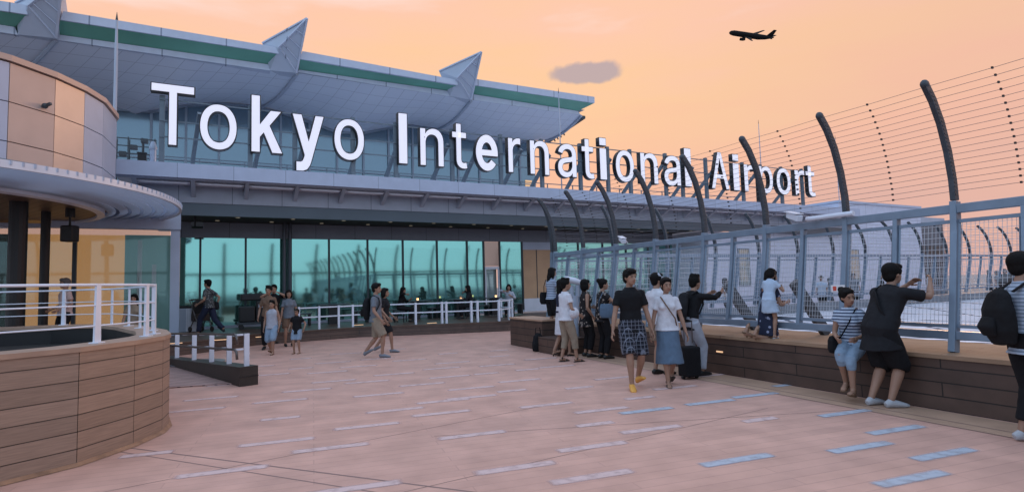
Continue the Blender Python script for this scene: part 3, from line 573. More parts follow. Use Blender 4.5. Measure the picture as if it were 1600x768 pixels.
# ================================================================ the sign
GL = json.loads('''{"T":[[[0.032,0.452],[0.032,0.509],[0.417,0.509],[0.417,0.452],[0.257,0.452],[0.257,0.0],[0.193,0.0],[0.193,0.452]]],"o":[[[0.207,-0.008],[0.187,-0.007],[0.168,-0.004],[0.15,0.001],[0.133,0.008],[0.117,0.016],[0.102,0.027],[0.088,0.039],[0.076,0.053],[0.065,0.068],[0.056,0.085],[0.048,0.103],[0.042,0.123],[0.038,0.143],[0.035,0.165],[0.034,0.187],[0.035,0.211],[0.038,0.233],[0.042,0.253],[0.048,0.273],[0.056,0.291],[0.065,0.308],[0.076,0.323],[0.088,0.337],[0.102,0.349],[0.117,0.36],[0.133,0.369],[0.15,0.376],[0.168,0.38],[0.187,0.383],[0.207,0.384],[0.228,0.383],[0.247,0.38],[0.265,0.376],[0.282,0.369],[0.299,0.36],[0.314,0.349],[0.327,0.337],[0.339,0.323],[0.35,0.308],[0.359,0.291],[0.367,0.273],[0.373,0.253],[0.378,0.233],[0.38,0.211],[0.381,0.187],[0.38,0.165],[0.378,0.143],[0.373,0.123],[0.367,0.103],[0.359,0.085],[0.35,0.068],[0.339,0.053],[0.327,0.039],[0.314,0.027],[0.299,0.016],[0.282,0.008],[0.265,0.001],[0.247,-0.004],[0.228,-0.007]],[[0.207,0.046],[0.222,0.047],[0.236,0.05],[0.248,0.053],[0.26,0.059],[0.27,0.066],[0.28,0.074],[0.288,0.083],[0.295,0.094],[0.302,0.105],[0.307,0.117],[0.311,0.131],[0.315,0.144],[0.317,0.158],[0.319,0.173],[0.319,0.187],[0.319,0.202],[0.317,0.217],[0.315,0.231],[0.311,0.245],[0.307,0.258],[0.302,0.271],[0.295,0.282],[0.288,0.292],[0.28,0.302],[0.27,0.31],[0.26,0.317],[0.248,0.323],[0.236,0.327],[0.222,0.329],[0.207,0.33],[0.193,0.329],[0.179,0.327],[0.167,0.323],[0.155,0.317],[0.145,0.31],[0.136,0.302],[0.127,0.292],[0.12,0.282],[0.114,0.271],[0.108,0.258],[0.104,0.245],[0.101,0.231],[0.098,0.217],[0.097,0.203],[0.096,0.187],[0.097,0.173],[0.098,0.158],[0.101,0.144],[0.104,0.131],[0.108,0.117],[0.114,0.105],[0.12,0.094],[0.127,0.083],[0.136,0.074],[0.145,0.066],[0.155,0.059],[0.167,0.053],[0.179,0.05],[0.193,0.047]]],"n":[[[0.114,0.227],[0.114,0.0],[0.053,0.0],[0.053,0.379],[0.112,0.379],[0.112,0.287],[0.102,0.287],[0.11,0.307],[0.119,0.324],[0.129,0.339],[0.14,0.352],[0.152,0.362],[0.165,0.37],[0.18,0.376],[0.195,0.381],[0.211,0.384],[0.227,0.384],[0.242,0.384],[0.257,0.382],[0.27,0.379],[0.283,0.374],[0.295,0.369],[0.306,0.362],[0.316,0.353],[0.325,0.344],[0.333,0.333],[0.341,0.321],[0.347,0.307],[0.351,0.293],[0.354,0.276],[0.356,0.259],[0.357,0.24],[0.357,0.0],[0.296,0.0],[0.296,0.235],[0.295,0.252],[0.292,0.268],[0.288,0.281],[0.281,0.294],[0.273,0.304],[0.263,0.313],[0.252,0.32],[0.239,0.325],[0.225,0.328],[0.21,0.329],[0.199,0.329],[0.189,0.327],[0.179,0.325],[0.17,0.322],[0.161,0.317],[0.152,0.312],[0.145,0.306],[0.138,0.299],[0.132,0.291],[0.126,0.283],[0.122,0.273],[0.118,0.263],[0.116,0.252],[0.114,0.24]]],"t":[[[0.204,0.379],[0.204,0.327],[0.006,0.327],[0.006,0.379]],[[0.065,0.471],[0.126,0.471],[0.126,0.098],[0.126,0.088],[0.128,0.08],[0.13,0.073],[0.132,0.066],[0.136,0.061],[0.141,0.057],[0.146,0.054],[0.153,0.052],[0.161,0.05],[0.17,0.05],[0.173,0.05],[0.176,0.05],[0.178,0.05],[0.182,0.051],[0.185,0.051],[0.189,0.052],[0.192,0.052],[0.196,0.053],[0.199,0.053],[0.202,0.054],[0.213,0.002],[0.209,0.001],[0.205,-0.0],[0.201,-0.001],[0.197,-0.002],[0.192,-0.003],[0.187,-0.003],[0.182,-0.004],[0.178,-0.004],[0.173,-0.004],[0.168,-0.004],[0.15,-0.003],[0.133,-0.0],[0.117,0.005],[0.104,0.012],[0.092,0.021],[0.082,0.032],[0.075,0.045],[0.069,0.059],[0.066,0.075],[0.065,0.093]]],"r":[[[0.053,0.0],[0.053,0.379],[0.112,0.379],[0.112,0.321],[0.115,0.321],[0.12,0.332],[0.126,0.342],[0.134,0.351],[0.142,0.36],[0.152,0.367],[0.163,0.374],[0.175,0.378],[0.187,0.382],[0.2,0.384],[0.213,0.385],[0.216,0.385],[0.219,0.385],[0.222,0.385],[0.226,0.385],[0.229,0.384],[0.233,0.384],[0.236,0.384],[0.239,0.384],[0.241,0.384],[0.243,0.384],[0.243,0.322],[0.242,0.323],[0.24,0.323],[0.237,0.323],[0.234,0.324],[0.23,0.324],[0.226,0.325],[0.221,0.325],[0.216,0.325],[0.212,0.326],[0.207,0.326],[0.196,0.325],[0.186,0.324],[0.177,0.322],[0.168,0.319],[0.159,0.315],[0.151,0.31],[0.144,0.304],[0.137,0.298],[0.131,0.291],[0.126,0.284],[0.121,0.275],[0.118,0.267],[0.116,0.257],[0.114,0.247],[0.114,0.237],[0.114,0.0]]],"a":[[[0.16,-0.009],[0.146,-0.008],[0.132,-0.006],[0.119,-0.004],[0.106,0.0],[0.094,0.005],[0.083,0.011],[0.073,0.018],[0.063,0.026],[0.055,0.035],[0.048,0.045],[0.041,0.055],[0.037,0.067],[0.033,0.08],[0.031,0.093],[0.03,0.108],[0.031,0.12],[0.032,0.132],[0.035,0.143],[0.039,0.152],[0.043,0.161],[0.049,0.169],[0.055,0.176],[0.062,0.182],[0.069,0.188],[0.078,0.193],[0.086,0.198],[0.095,0.202],[0.105,0.205],[0.115,0.208],[0.125,0.211],[0.136,0.213],[0.146,0.215],[0.157,0.217],[0.168,0.218],[0.178,0.22],[0.191,0.222],[0.203,0.223],[0.215,0.224],[0.225,0.226],[0.234,0.227],[0.242,0.228],[0.249,0.229],[0.255,0.231],[0.261,0.233],[0.265,0.235],[0.269,0.238],[0.272,0.241],[0.274,0.245],[0.275,0.249],[0.276,0.255],[0.276,0.257],[0.275,0.266],[0.274,0.274],[0.272,0.282],[0.27,0.29],[0.267,0.297],[0.263,0.303],[0.258,0.309],[0.253,0.314],[0.247,0.318],[0.24,0.322],[0.232,0.325],[0.224,0.328],[0.215,0.329],[0.206,0.33],[0.196,0.331],[0.185,0.33],[0.175,0.329],[0.166,0.328],[0.157,0.325],[0.149,0.322],[0.142,0.319],[0.135,0.315],[0.128,0.31],[0.123,0.306],[0.118,0.301],[0.113,0.296],[0.109,0.29],[0.105,0.285],[0.102,0.279],[0.1,0.274],[0.041,0.291],[0.047,0.304],[0.053,0.317],[0.061,0.328],[0.069,0.337],[0.079,0.346],[0.088,0.354],[0.099,0.36],[0.11,0.366],[0.121,0.371],[0.133,0.375],[0.145,0.379],[0.157,0.381],[0.169,0.383],[0.182,0.384],[0.194,0.384],[0.202,0.384],[0.211,0.384],[0.22,0.383],[0.229,0.381],[0.239,0.379],[0.249,0.377],[0.258,0.374],[0.268,0.37],[0.277,0.366],[0.286,0.36],[0.294,0.354],[0.302,0.347],[0.31,0.339],[0.316,0.33],[0.322,0.32],[0.327,0.309],[0.331,0.297],[0.334,0.283],[0.336,0.268],[0.337,0.251],[0.337,0.0],[0.277,0.0],[0.277,0.052],[0.272,0.052],[0.27,0.047],[0.266,0.041],[0.262,0.036],[0.257,0.03],[0.252,0.025],[0.246,0.019],[0.239,0.014],[0.232,0.009],[0.224,0.005],[0.215,0.001],[0.206,-0.002],[0.195,-0.005],[0.184,-0.007],[0.172,-0.008]],[[0.17,0.045],[0.184,0.046],[0.196,0.048],[0.207,0.05],[0.218,0.054],[0.228,0.059],[0.237,0.064],[0.245,0.071],[0.252,0.078],[0.258,0.085],[0.263,0.093],[0.268,0.102],[0.271,0.111],[0.274,0.119],[0.275,0.129],[0.276,0.138],[0.276,0.19],[0.274,0.188],[0.271,0.186],[0.268,0.185],[0.264,0.183],[0.259,0.182],[0.254,0.181],[0.249,0.179],[0.243,0.178],[0.238,0.177],[0.231,0.176],[0.225,0.175],[0.219,0.174],[0.213,0.173],[0.206,0.172],[0.2,0.171],[0.194,0.17],[0.189,0.17],[0.184,0.169],[0.18,0.169],[0.175,0.168],[0.167,0.167],[0.158,0.165],[0.15,0.163],[0.142,0.161],[0.134,0.159],[0.127,0.156],[0.12,0.152],[0.114,0.148],[0.108,0.144],[0.103,0.139],[0.099,0.134],[0.096,0.128],[0.094,0.121],[0.092,0.113],[0.092,0.105],[0.092,0.097],[0.093,0.09],[0.095,0.084],[0.098,0.078],[0.102,0.072],[0.106,0.067],[0.111,0.063],[0.117,0.059],[0.123,0.055],[0.13,0.052],[0.137,0.05],[0.145,0.048],[0.153,0.047],[0.161,0.046]]],"A":[[[0.016,0.0],[0.201,0.509],[0.276,0.509],[0.463,0.0],[0.395,0.0],[0.287,0.302],[0.283,0.314],[0.279,0.327],[0.274,0.341],[0.269,0.356],[0.264,0.372],[0.259,0.39],[0.253,0.409],[0.246,0.43],[0.239,0.453],[0.232,0.478],[0.245,0.478],[0.238,0.453],[0.231,0.43],[0.225,0.408],[0.218,0.389],[0.213,0.371],[0.208,0.355],[0.203,0.34],[0.198,0.326],[0.194,0.314],[0.191,0.302],[0.085,0.0]],[[0.11,0.142],[0.11,0.199],[0.37,0.199],[0.37,0.142]]],"p":[[[0.053,-0.143],[0.053,0.379],[0.112,0.379],[0.112,0.319],[0.118,0.319],[0.121,0.324],[0.124,0.329],[0.128,0.334],[0.133,0.34],[0.137,0.346],[0.143,0.352],[0.149,0.357],[0.155,0.363],[0.163,0.368],[0.171,0.373],[0.181,0.377],[0.191,0.38],[0.203,0.383],[0.215,0.384],[0.229,0.384],[0.248,0.383],[0.265,0.381],[0.282,0.376],[0.298,0.369],[0.313,0.361],[0.327,0.35],[0.339,0.338],[0.351,0.325],[0.361,0.309],[0.37,0.293],[0.377,0.274],[0.383,0.255],[0.387,0.234],[0.389,0.212],[0.39,0.189],[0.389,0.165],[0.387,0.143],[0.383,0.122],[0.377,0.103],[0.37,0.084],[0.361,0.068],[0.351,0.052],[0.34,0.039],[0.327,0.027],[0.313,0.016],[0.298,0.007],[0.282,0.001],[0.266,-0.004],[0.248,-0.007],[0.229,-0.008],[0.216,-0.008],[0.204,-0.006],[0.192,-0.004],[0.182,-0.001],[0.173,0.004],[0.164,0.009],[0.156,0.014],[0.15,0.019],[0.143,0.025],[0.138,0.031],[0.133,0.037],[0.129,0.043],[0.125,0.049],[0.121,0.054],[0.118,0.059],[0.114,0.059],[0.114,-0.143]],[[0.22,0.047],[0.234,0.048],[0.247,0.05],[0.258,0.054],[0.269,0.059],[0.279,0.066],[0.289,0.074],[0.297,0.083],[0.304,0.093],[0.31,0.104],[0.316,0.117],[0.32,0.13],[0.324,0.144],[0.326,0.158],[0.328,0.174],[0.328,0.189],[0.328,0.205],[0.326,0.22],[0.324,0.234],[0.32,0.248],[0.316,0.261],[0.311,0.273],[0.304,0.284],[0.297,0.294],[0.289,0.303],[0.28,0.311],[0.27,0.318],[0.259,0.323],[0.247,0.327],[0.234,0.329],[0.22,0.33],[0.207,0.329],[0.194,0.327],[0.182,0.323],[0.171,0.318],[0.161,0.312],[0.152,0.304],[0.144,0.296],[0.137,0.286],[0.13,0.275],[0.125,0.263],[0.121,0.25],[0.117,0.236],[0.115,0.221],[0.113,0.206],[0.113,0.189],[0.113,0.173],[0.115,0.157],[0.117,0.142],[0.121,0.128],[0.125,0.115],[0.131,0.103],[0.137,0.092],[0.144,0.082],[0.152,0.073],[0.162,0.065],[0.172,0.058],[0.183,0.053],[0.194,0.05],[0.207,0.047]]]}''')
GL['I'] = [[[0, 0], [.088, 0], [.088, .509], [0, .509]]]; GL['l'] = [[[0, 0], [.085, 0], [.085, .509], [0, .509]]]
GL['k'] = [[[0, 0], [.085, 0], [.085, .135], [.135, .185], [.235, 0], [.34, 0], [.195, .245], [.325, .38], [.215, .38], [.085, .238], [.085, .509], [0, .509]]]
def _arc(cx, cy, rx, ry, a0, a1, n): return [[cx + rx * math.cos(math.radians(a0 + (a1 - a0) * i / n)), cy + ry * math.sin(math.radians(a0 + (a1 - a0) * i / n))] for i in range(n + 1)]
GL['e'] = [_arc(.172, .189, .172, .197, -38, -360 - 8, 36)[::-1][:0] + _arc(.172, .189, .172, .197, 0, 322, 36) + _arc(.172, .189, .090, .118, 318, 205, 12) + [[.085, .160], [.344, .160]], _arc(.172, .189, .088, .118, 14, 166, 16)]
GL['y'] = [[[0, .379], [.092, .379], [.176, .118], [.258, .379], [.345, .379], [.205, -.045], [.185, -.095], [.155, -.13], [.11, -.145], [.04, -.145], [.04, -.068], [.085, -.068], [.11, -.055], [.128, -.02], [.134, .002]]]
GL['i'] = [[[0, 0], [.085, 0], [.085, .379], [0, .379]], [[0, .425], [.085, .425], [.085, .509], [0, .509]]]
def letter_meshes(ch, w, h_unit, grow=0.0, depth=.2):
    loops = GL[ch]; xs = [p[0] for l in loops for p in l]; x0, x1 = min(xs), max(xs); sx = w / (x1 - x0)
    cu = bpy.data.curves.new('g', 'CURVE'); cu.dimensions = '2D'; cu.fill_mode = 'BOTH'; cu.extrude = depth / 2; cu.offset = grow
    for l in loops:
        s = cu.splines.new('POLY'); s.points.add(len(l) - 1); s.use_cyclic_u = True
        for i, p in enumerate(l): s.points[i].co = ((p[0] - x0) * sx, p[1] * h_unit, 0, 1)
    me = evaluated(bpy.data.objects.new('g', cu))
    me.transform(Matrix.Rotation(math.pi / 2, 4, 'X')); return me
SD = 3.25; HU = 1.82 / .509
LETT = [('T', 236, 302), ('o', 313, 369), ('k', 393.5, 440), ('y', 458, 505), ('o', 523, 568), ('I', 623.5, 635.5), ('n', 657, 692), ('t', 707, 728.5), ('e', 743.5, 776.5), ('r', 794, 812), ('n', 828, 856), ('a', 871, 898.5), ('t', 908.5, 926), ('i', 936.5, 945.5), ('o', 961, 988), ('n', 999.5, 1025), ('a', 1036, 1060), ('l', 1068, 1077), ('A', 1109, 1135), ('i', 1143, 1151), ('r', 1160, 1174.5), ('p', 1183, 1203), ('o', 1210, 1230.5), ('r', 1238.5, 1252.5), ('t', 1255.5, 1268.5)]
sign = empty('roof_sign', 'large white letters reading Tokyo International Airport on the roof edge', 'sign', GA, ER)
for ch, xa, xb in LETT:
    t0 = on_front(xa, 220, SD)[0]; t1 = on_front(xb, 220, SD)[0]
    fc = letter_meshes(ch, t1 - t0, HU, 0.008, .02); bd = letter_meshes(ch, t1 - t0, HU, .038, .22)
    for me_, dd in ((fc, .012), (bd, -.11)): me_.transform(Matrix.Translation((t0, -SD - dd, 6.11)))
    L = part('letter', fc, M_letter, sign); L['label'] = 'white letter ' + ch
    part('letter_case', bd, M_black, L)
# the sign's frame: posts, rods and raking braces
fx = [252, 391, 461, 552, 619, 707, 783, 847, 907, 950, 985, 1040, 1066, 1103, 1160, 1188, 1220, 1252]
for x in fx:
    t = on_front(x, 260, SD - .22)[0]
    part('frame_post', LB(t - .07, t + .07, SD - .32, SD - .18, 5.3, 7.65), M_frame, sign)
for i in range(19):
    t = -1.2 + i * 1.62 + (.15 if i % 2 else -.1)
    m = MB(); m.bar((t + .35, -SD + .30, 7.25 - (i % 3) * .1), (t + .05, -SD + 2.1, 5.3), .11, .14); part('brace', m, M_frame, sign)
for z in (7.5, 6.35, 6.85): part('rod', LB(-2.0, 28.8, SD - .18, SD - .15, z, z + .04), M_frame, sign)

# things on the low roof: masts, rack, flue
def mast(x, y0, y1, d, lab, r=.02):
    t, z0 = on_front(x, y1, d); z1 = on_front(x, y0, d)[1]; p = FP(t, d, 5.3)
    e = empty('roof_mast', lab, 'mast', p, 0)
    m = MB(); m.tube([(0, 0, 0), (0, 0, (z1 - 5.3) * .75), (0, 0, z1 - 5.3 - .25)], [r, r * .8, r * .5], 8); part('pole', m, M_beam, e)
    m = MB(); m.tube([(0, 0, z1 - 5.55), (0, 0, z1 - 5.3)], [r * .7, .004], 6); part('tip', m, M_dark, e)
mast(178, 18, 248, 3.0, 'tall pale mast at the left end of the roof, beside the round building', .055)
mast(878, 138, 300, 2.0, 'slim mast standing behind the letters in front of the big roof corner', .03)
mast(1192, 188, 310, 1.5, 'slim dark mast rising behind the word Airport', .03)
mast(1312, 212, 320, 0, 'thin mast beyond the end of the sign', .03)
t, z = on_front(212, 245, .5); e = empty('equipment_rack', 'dark open equipment rack on the roof left of the sign', 'rack', FP(t, .5, 5.3), ER)
m = MB()
for x in (-.55, -.2, .2, .55):
    for y in (-.15, .25): m.bar((x, y, 0), (x, y, 1.55), .035)
part('uprights', m, M_dark, e); m = MB()
for k in range(6):
    m.bar((-.6, -.15, .25 + k * .25), (.6, -.15, .25 + k * .25), .03); m.box((-.45 + (k % 3) * .3, -.2, .2 + k * .24), (-.25 + (k % 3) * .3, .05, .33 + k * .24))
part('shelves', m, M_dark, e)
t, z = on_front(239, 250, 2.6); e = empty('roof_flue', 'short pale flue pipe on the roof beside the letter T', 'flue', FP(t, 2.6, 5.3), ER)
m = MB(); m.tube([(0, 0, 0), (0, 0, .75)], .085, 14); part('pipe', m, M_band, e); m = MB(); m.tube([(0, 0, .75), (0, 0, .82), (0, 0, 1.0)], [.11, .11, .05], 14); part('cap', m, M_beam, e)
e = empty('roof_cabinet', 'dark electrical cabinet next to the flue on the roof', 'cabinet', FP(t - .28, 2.5, 5.3), ER); m = MB(); m.box((-.12, -.1, 0), (.1, .1, .62)); part('box', m, M_black, e, bevel=.01); m = MB(); m.box((-.14, -.12, .621), (.12, .12, .65)); part('lid', m, M_dark, e)
for x, w, h, lab in ((1283, .9, .35, 'grey roof unit at the far end of the low roof'), (1172, 1.6, .55, 'grey air unit under the letter p'), (975, .25, .5, 'small grey vent behind the letters')):
    t, z = on_front(x, 300, .8); e = empty('roof_unit', lab, 'roof unit', FP(t, .8, 5.3), ER); m = MB(); m.box((-w / 2, -.4, 0), (w / 2, .4, h)); part('casing', m, M_beam, e, bevel=.02)
    m = MB(); m.tube([(0, 0, h), (0, 0, h + .12)], .14, 12); part('fan_hood', m, M_dark, e)
# far lower block at the right end of the wall
bk = empty('service_block', 'grey service block with louvred windows beyond the end of the pale wall', 'building', FP(T_END + .6, 0, -1), ER)
m = MB(); m.box((0, -1.0, 0), (5.2, 4, 6.3)); part('wall', m, M_beamd, bk); m = MB(); m.box((-.1, -1.1, 6.301), (5.3, 4.1, 6.7)); part('roof', m, M_beam, bk)
for k in range(4): m = MB(); m.box((.4 + k * 1.15, -1.05, 1.5), (1.3 + k * 1.15, -.9, 4.6)); part('window', m, M_mull, bk)

# ================================================================ the big folded roof of the main hall behind
EW = -6.0; WW = -12.5     # eave plane and curtain-wall plane (metres behind the front glass)
MR = empty('main_hall', 'big terminal hall with folded eaves, green strips and a panelled soffit', 'building', GA, ER)
def onp(x, y, d): t, z = on_front(x, y, d); return Vector((t, -d, z))
M_ewhite = mat('eave_white', (.46, .52, .64), .45, fn=brick_fn((.48, .54, .66), (.46, .52, .63), (.20, .24, .32), 2.6, 30, .03, off=0, axes='XZ', bump=.1, nvar=.05))
M_green = mat('eave_green', (.12, .34, .26), .45, var=.12, scale=.5)
def sofit_fn(m, t, b):
    uv = t.nodes.new('ShaderNodeUVMap'); br = t.nodes.new('ShaderNodeTexBrick'); t.links.new(uv.outputs[0], br.inputs[0]); br.offset = 0
    br.inputs['Scale'].default_value = 1; br.inputs['Brick Width'].default_value = 1; br.inputs['Row Height'].default_value = 1; br.inputs['Mortar Size'].default_value = .013
    br.inputs['Color1'].default_value = (.58, .65, .75, 1); br.inputs['Color2'].default_value = (.55, .62, .73, 1); br.inputs['Mortar'].default_value = (.30, .35, .43, 1)
    t.links.new(br.outputs[0], b.inputs['Base Color'])
M_psoff = mat('soffit_panels', (.27, .33, .43), .42, fn=sofit_fn)
def strip(name, a, b, m, d0, d1, thick=.3):
    """a, b: pixel polylines (upper, lower) with the same count"""
    A = [onp(*p, d0) for p in a]; B = [onp(*p, d1) for p in b]; n = len(A); mb = MB(); bk_ = Vector((0, thick, 0))
    mb.add(A + B + [v + bk_ for v in A] + [v + bk_ for v in B], [(i, n + i, n + i + 1, i + 1) for i in range(n - 1)] + [(2 * n + i, 2 * n + i + 1, 3 * n + i + 1, 3 * n + i) for i in range(n - 1)] + [(i, i + 1, 2 * n + i + 1, 2 * n + i) for i in range(n - 1)] + [(n + i + 1, n + i, 3 * n + i, 3 * n + i + 1) for i in range(n - 1)] + [(0, 2 * n, 3 * n, n), (n - 1, 2 * n - 1, 4 * n - 1, 3 * n - 1)])
    return part(name, mb, m, MR)
bays = [  # top, green top, green bottom, low bottom: (left, right)
    (((-300, -46), (42, 8)), ((-300, -30), (43, 23)), ((-300, -8), (23, 42.3)), ((-300, 4), (28, 54.7))),
    (((99, 17.6), (434, 74)), ((94, 31), (435.5, 84)), ((90.6, 54), (422, 101)), ((90, 62.5), (422.6, 110.5))),
    (((472.6, 80), (715, 125)), ((469, 92), (715, 133)), ((467, 109), (700.6, 142)), ((465, 113), (704, 151))),
    (((744, 123.5), (929, 151.5)), ((742, 133), (929, 161)), ((738, 147), (903, 173.5)), ((737, 156), (908, 180)))]
for top, gt, gb, lb in bays:
    strip('eave_band', top, gt, M_ewhite, EW, EW, .6); strip('green_strip', gt, gb, M_green, EW - .05, EW - .75, .4); strip('lower_band', gb, lb, M_ewhite, EW - .72, EW - .72, .5)
# spikes between the bays
def spike(tip, a, b, c, d, e):
    """tip, upper-left start, left-bottom, bottom-right, right shoulder, inner"""
    T = onp(*tip, EW + 1.3); A = onp(*a, EW - .6); B = onp(*b, EW - .7); Cc = onp(*c, EW - .5); D_ = onp(*d, EW - .1); E_ = onp(*e, EW + .15); bk_ = Vector((.3, 1.6, -.6))
    back = onp(*a, EW - 3.5)
    m = MB(); m.add([T, A, B, Cc, D_, E_, back, Cc + Vector((0, 1.5, 0)), D_ + Vector((0, 1.5, 0))], [(0, 1, 5), (1, 2, 5), (5, 2, 3), (0, 5, 3), (0, 3, 4), (0, 6, 1), (0, 4, 8, 6), (3, 7, 8, 4), (1, 6, 7, 2), (2, 7, 3)])
    o = part('spike', m, mat('spike_panels', (.42, .48, .58), .45, var=.05, scale=1), MR)
    m = MB(); 
    for (p, q) in ((T, Cc), (T, A), (E_, T), (E_, Cc)): m.bar(p + Vector((0, -.03, 0)), q + Vector((0, -.03, 0)), .09, .07)
    for f1 in (.3, .55, .78): m.bar(T.lerp(Cc, f1) + Vector((0, -.04, 0)), T.lerp(E_, min(1, f1 + .1)) + Vector((0, -.04, 0)), .04, .04)
    part('ridge', m, M_ewhite, o)
spike((479.7, 29.3), (410, 68), (422, 110), (463, 114), (471, 80), (436, 74))
spike((752, 81.5), (686, 111.5), (703, 150), (736, 156), (743, 123), (714, 122))
spike((98, -32), (25, 5), (28, 54), (88, 60), (97, 18), (44, 10))
# curved soffit bay by bay
wl = [(-700, 120), (-450, 130), (-200, 150), (-20, 150), (100, 158), (178, 168), (211, 178), (258, 168), (310, 161), (363, 160), (410, 167), (461, 180), (524, 205), (560, 208), (600, 200), (638, 194), (694, 203), (732, 219), (791, 221), (852, 219)]
def wy(x):
    for (a, b), (c, d) in zip(wl, wl[1:]):
        if x <= c: return b + (d - b) * (x - a) / (c - a)
    return wl[-1][1]
for (e0, e1), (w0, w1) in ((((-300, 4), (88, 61)), (-700, -20)), (((88, 61), (464, 114)), (-20, 408)), (((464, 114), (736, 156)), (408, 683)), (((736, 156), (908, 180)), (683, 852))):
    nu, nv = 24, 10; mb = MB(); vs = []; uvs = []
    A0, A1 = onp(*e0, EW - .75), onp(*e1, EW - .75)
    for j in range(nv + 1):
        v = j / nv
        for i in range(nu + 1):
            u = i / nu; a = A0.lerp(A1, u); x = w0 + (w1 - w0) * u; w = onp(x, wy(x), WW); p = a.lerp(w, v)
            p.z -= math.sin(math.pi * v) * .30; vs.append(p); uvs.append((u * 12, v * 7))
    mb.add(vs, [(j * (nu + 1) + i, (j + 1) * (nu + 1) + i, (j + 1) * (nu + 1) + i + 1, j * (nu + 1) + i + 1) for j in range(nv) for i in range(nu)])
    me = mb.mesh('soffit', smooth=True); ul = me.uv_layers.new(name='UVMap')
    for lp in me.loops: ul.data[lp.index].uv = uvs[lp.vertex_index]
    o = part('soffit', me, M_psoff, MR)
    s_ = MB(); s_.tube([vs[j * (nu + 1) + nu] + Vector((0, -.02, -.06)) for j in range(nv + 1)], .09, 6); part('seam', s_, M_beam, o)
# edge truss under the right end of the roof
a = onp(908, 180, EW - .75); w = onp(852, 219, WW); m = MB(); m.bar(a + Vector((.2, 0, -.1)), w + Vector((.2, 0, -.1)), .25, .18)
for k in range(4): p = a.lerp(w, .55 + k * .09); m.bar(p + Vector((.2, 0, -.1)), p + Vector((.35, 0, -.35)), .07); m.bar(p + Vector((.35, 0, -.35)), p.lerp(w, .1) + Vector((.3, 0, -.1)), .06)
part('edge_truss', m, M_dark, MR)
rfm = MB(); zt = onp(600, 100, EW).z; t0r, t1r = onp(-300, 0, EW).x, onp(929, 151.5, EW).x
rfm.add([(t0r, -EW + .7, zt - .6), (t1r - .3, -EW + .7, zt - .6), (t1r - 4, -EW + 26, zt - 1.5), (t0r, -EW + 26, zt - 1.5)], [(0, 1, 2, 3)]); part('roof', rfm, M_beam, MR)
# curtain wall below the soffit
M_cw = mat('hall_glass', (.17, .25, .31), .12, .6)
t1w = onp(835, 222, WW).x; t = -18.0; zb = 5.3; k = 0
M_cwm = mat('hall_mullion', (.22, .28, .35), .45, .2)
ts = []
while t < t1w: ts.append(t); t += 1.62
ts.append(t1w)
def ztop(t):
    best = None
    for x in range(-200, 860, 4):
        q = onp(x, wy(x), WW)
        if best is None or abs(q.x - t) < best[0]: best = (abs(q.x - t), q.z)
    return best[1]
for a, b in zip(ts, ts[1:]):
    za, zb2 = ztop(a) - .05, ztop(b) - .05; m = MB(); m.add([(a, -WW, zb), (b, -WW, zb), (b, -WW, zb2), (a, -WW, za), (a, -WW + .1, zb), (b, -WW + .1, zb), (b, -WW + .1, zb2), (a, -WW + .1, za)], [(0, 1, 2, 3), (4, 7, 6, 5), (0, 4, 5, 1), (1, 5, 6, 2), (2, 6, 7, 3), (3, 7, 4, 0)])
    part('glass_pane', m, M_cw, MR); m = MB(); m.bar((a, -WW - .06, zb), (a, -WW - .06, za), .09, .12); part('mullion', m, M_cwm, MR)
m = MB()
for z in (7.2, 8.9): m.bar((-18, -WW - .05, z), (t1w, -WW - .05, z), .07, .07)
for a, b in zip(ts, ts[1:]): m.bar((a, -WW - .08, ztop(a) - .1), (b, -WW - .08, ztop(b) - .1), .14, .14)
part('transom', m, M_cwm, MR)
for t_, z_ in ((t1w - .9, 8.3), (t1w - 2.6, 6.1), (t1w - 5.8, 5.9)): m = MB(); m.box((t_, -WW - .04, z_), (t_ + .55, -WW - .02, z_ + .9)); part('lit_window', m, mat('lit_window', (.6, .4, .2), .5, emit=(1, .55, .25), estr=.6), MR)
# pale parapet on the roof behind the letters
pp = empty('roof_parapet', 'low pale parapet behind the letters on the roof', 'parapet', GA, ER)
t0p = on_front(292, 234, -2)[0]; t1p = on_front(650, 262, -2)[0]
part('upstand', LB(t0p, t1p, -2.3, -2, 5.3, 5.95), M_beam, pp); part('coping', LB(t0p - .1, t1p + .1, -2.4, -1.9, 5.951, 6.15), M_ewhite, pp)
# people-height rail on the roof
hr = empty('roof_railing', 'thin steel railing along the roof in front of the hall glass', 'railing', GA, ER)
for i in range(22): part('post', LB(-4 + i * 1.5, -3.96 + i * 1.5, -.5, -.46, 5.3, 6.5), M_frame, hr)
for z in (6.5, 6.1): part('rail', LB(-4, 27.6, -.5, -.46, z, z + .035), M_frame, hr)

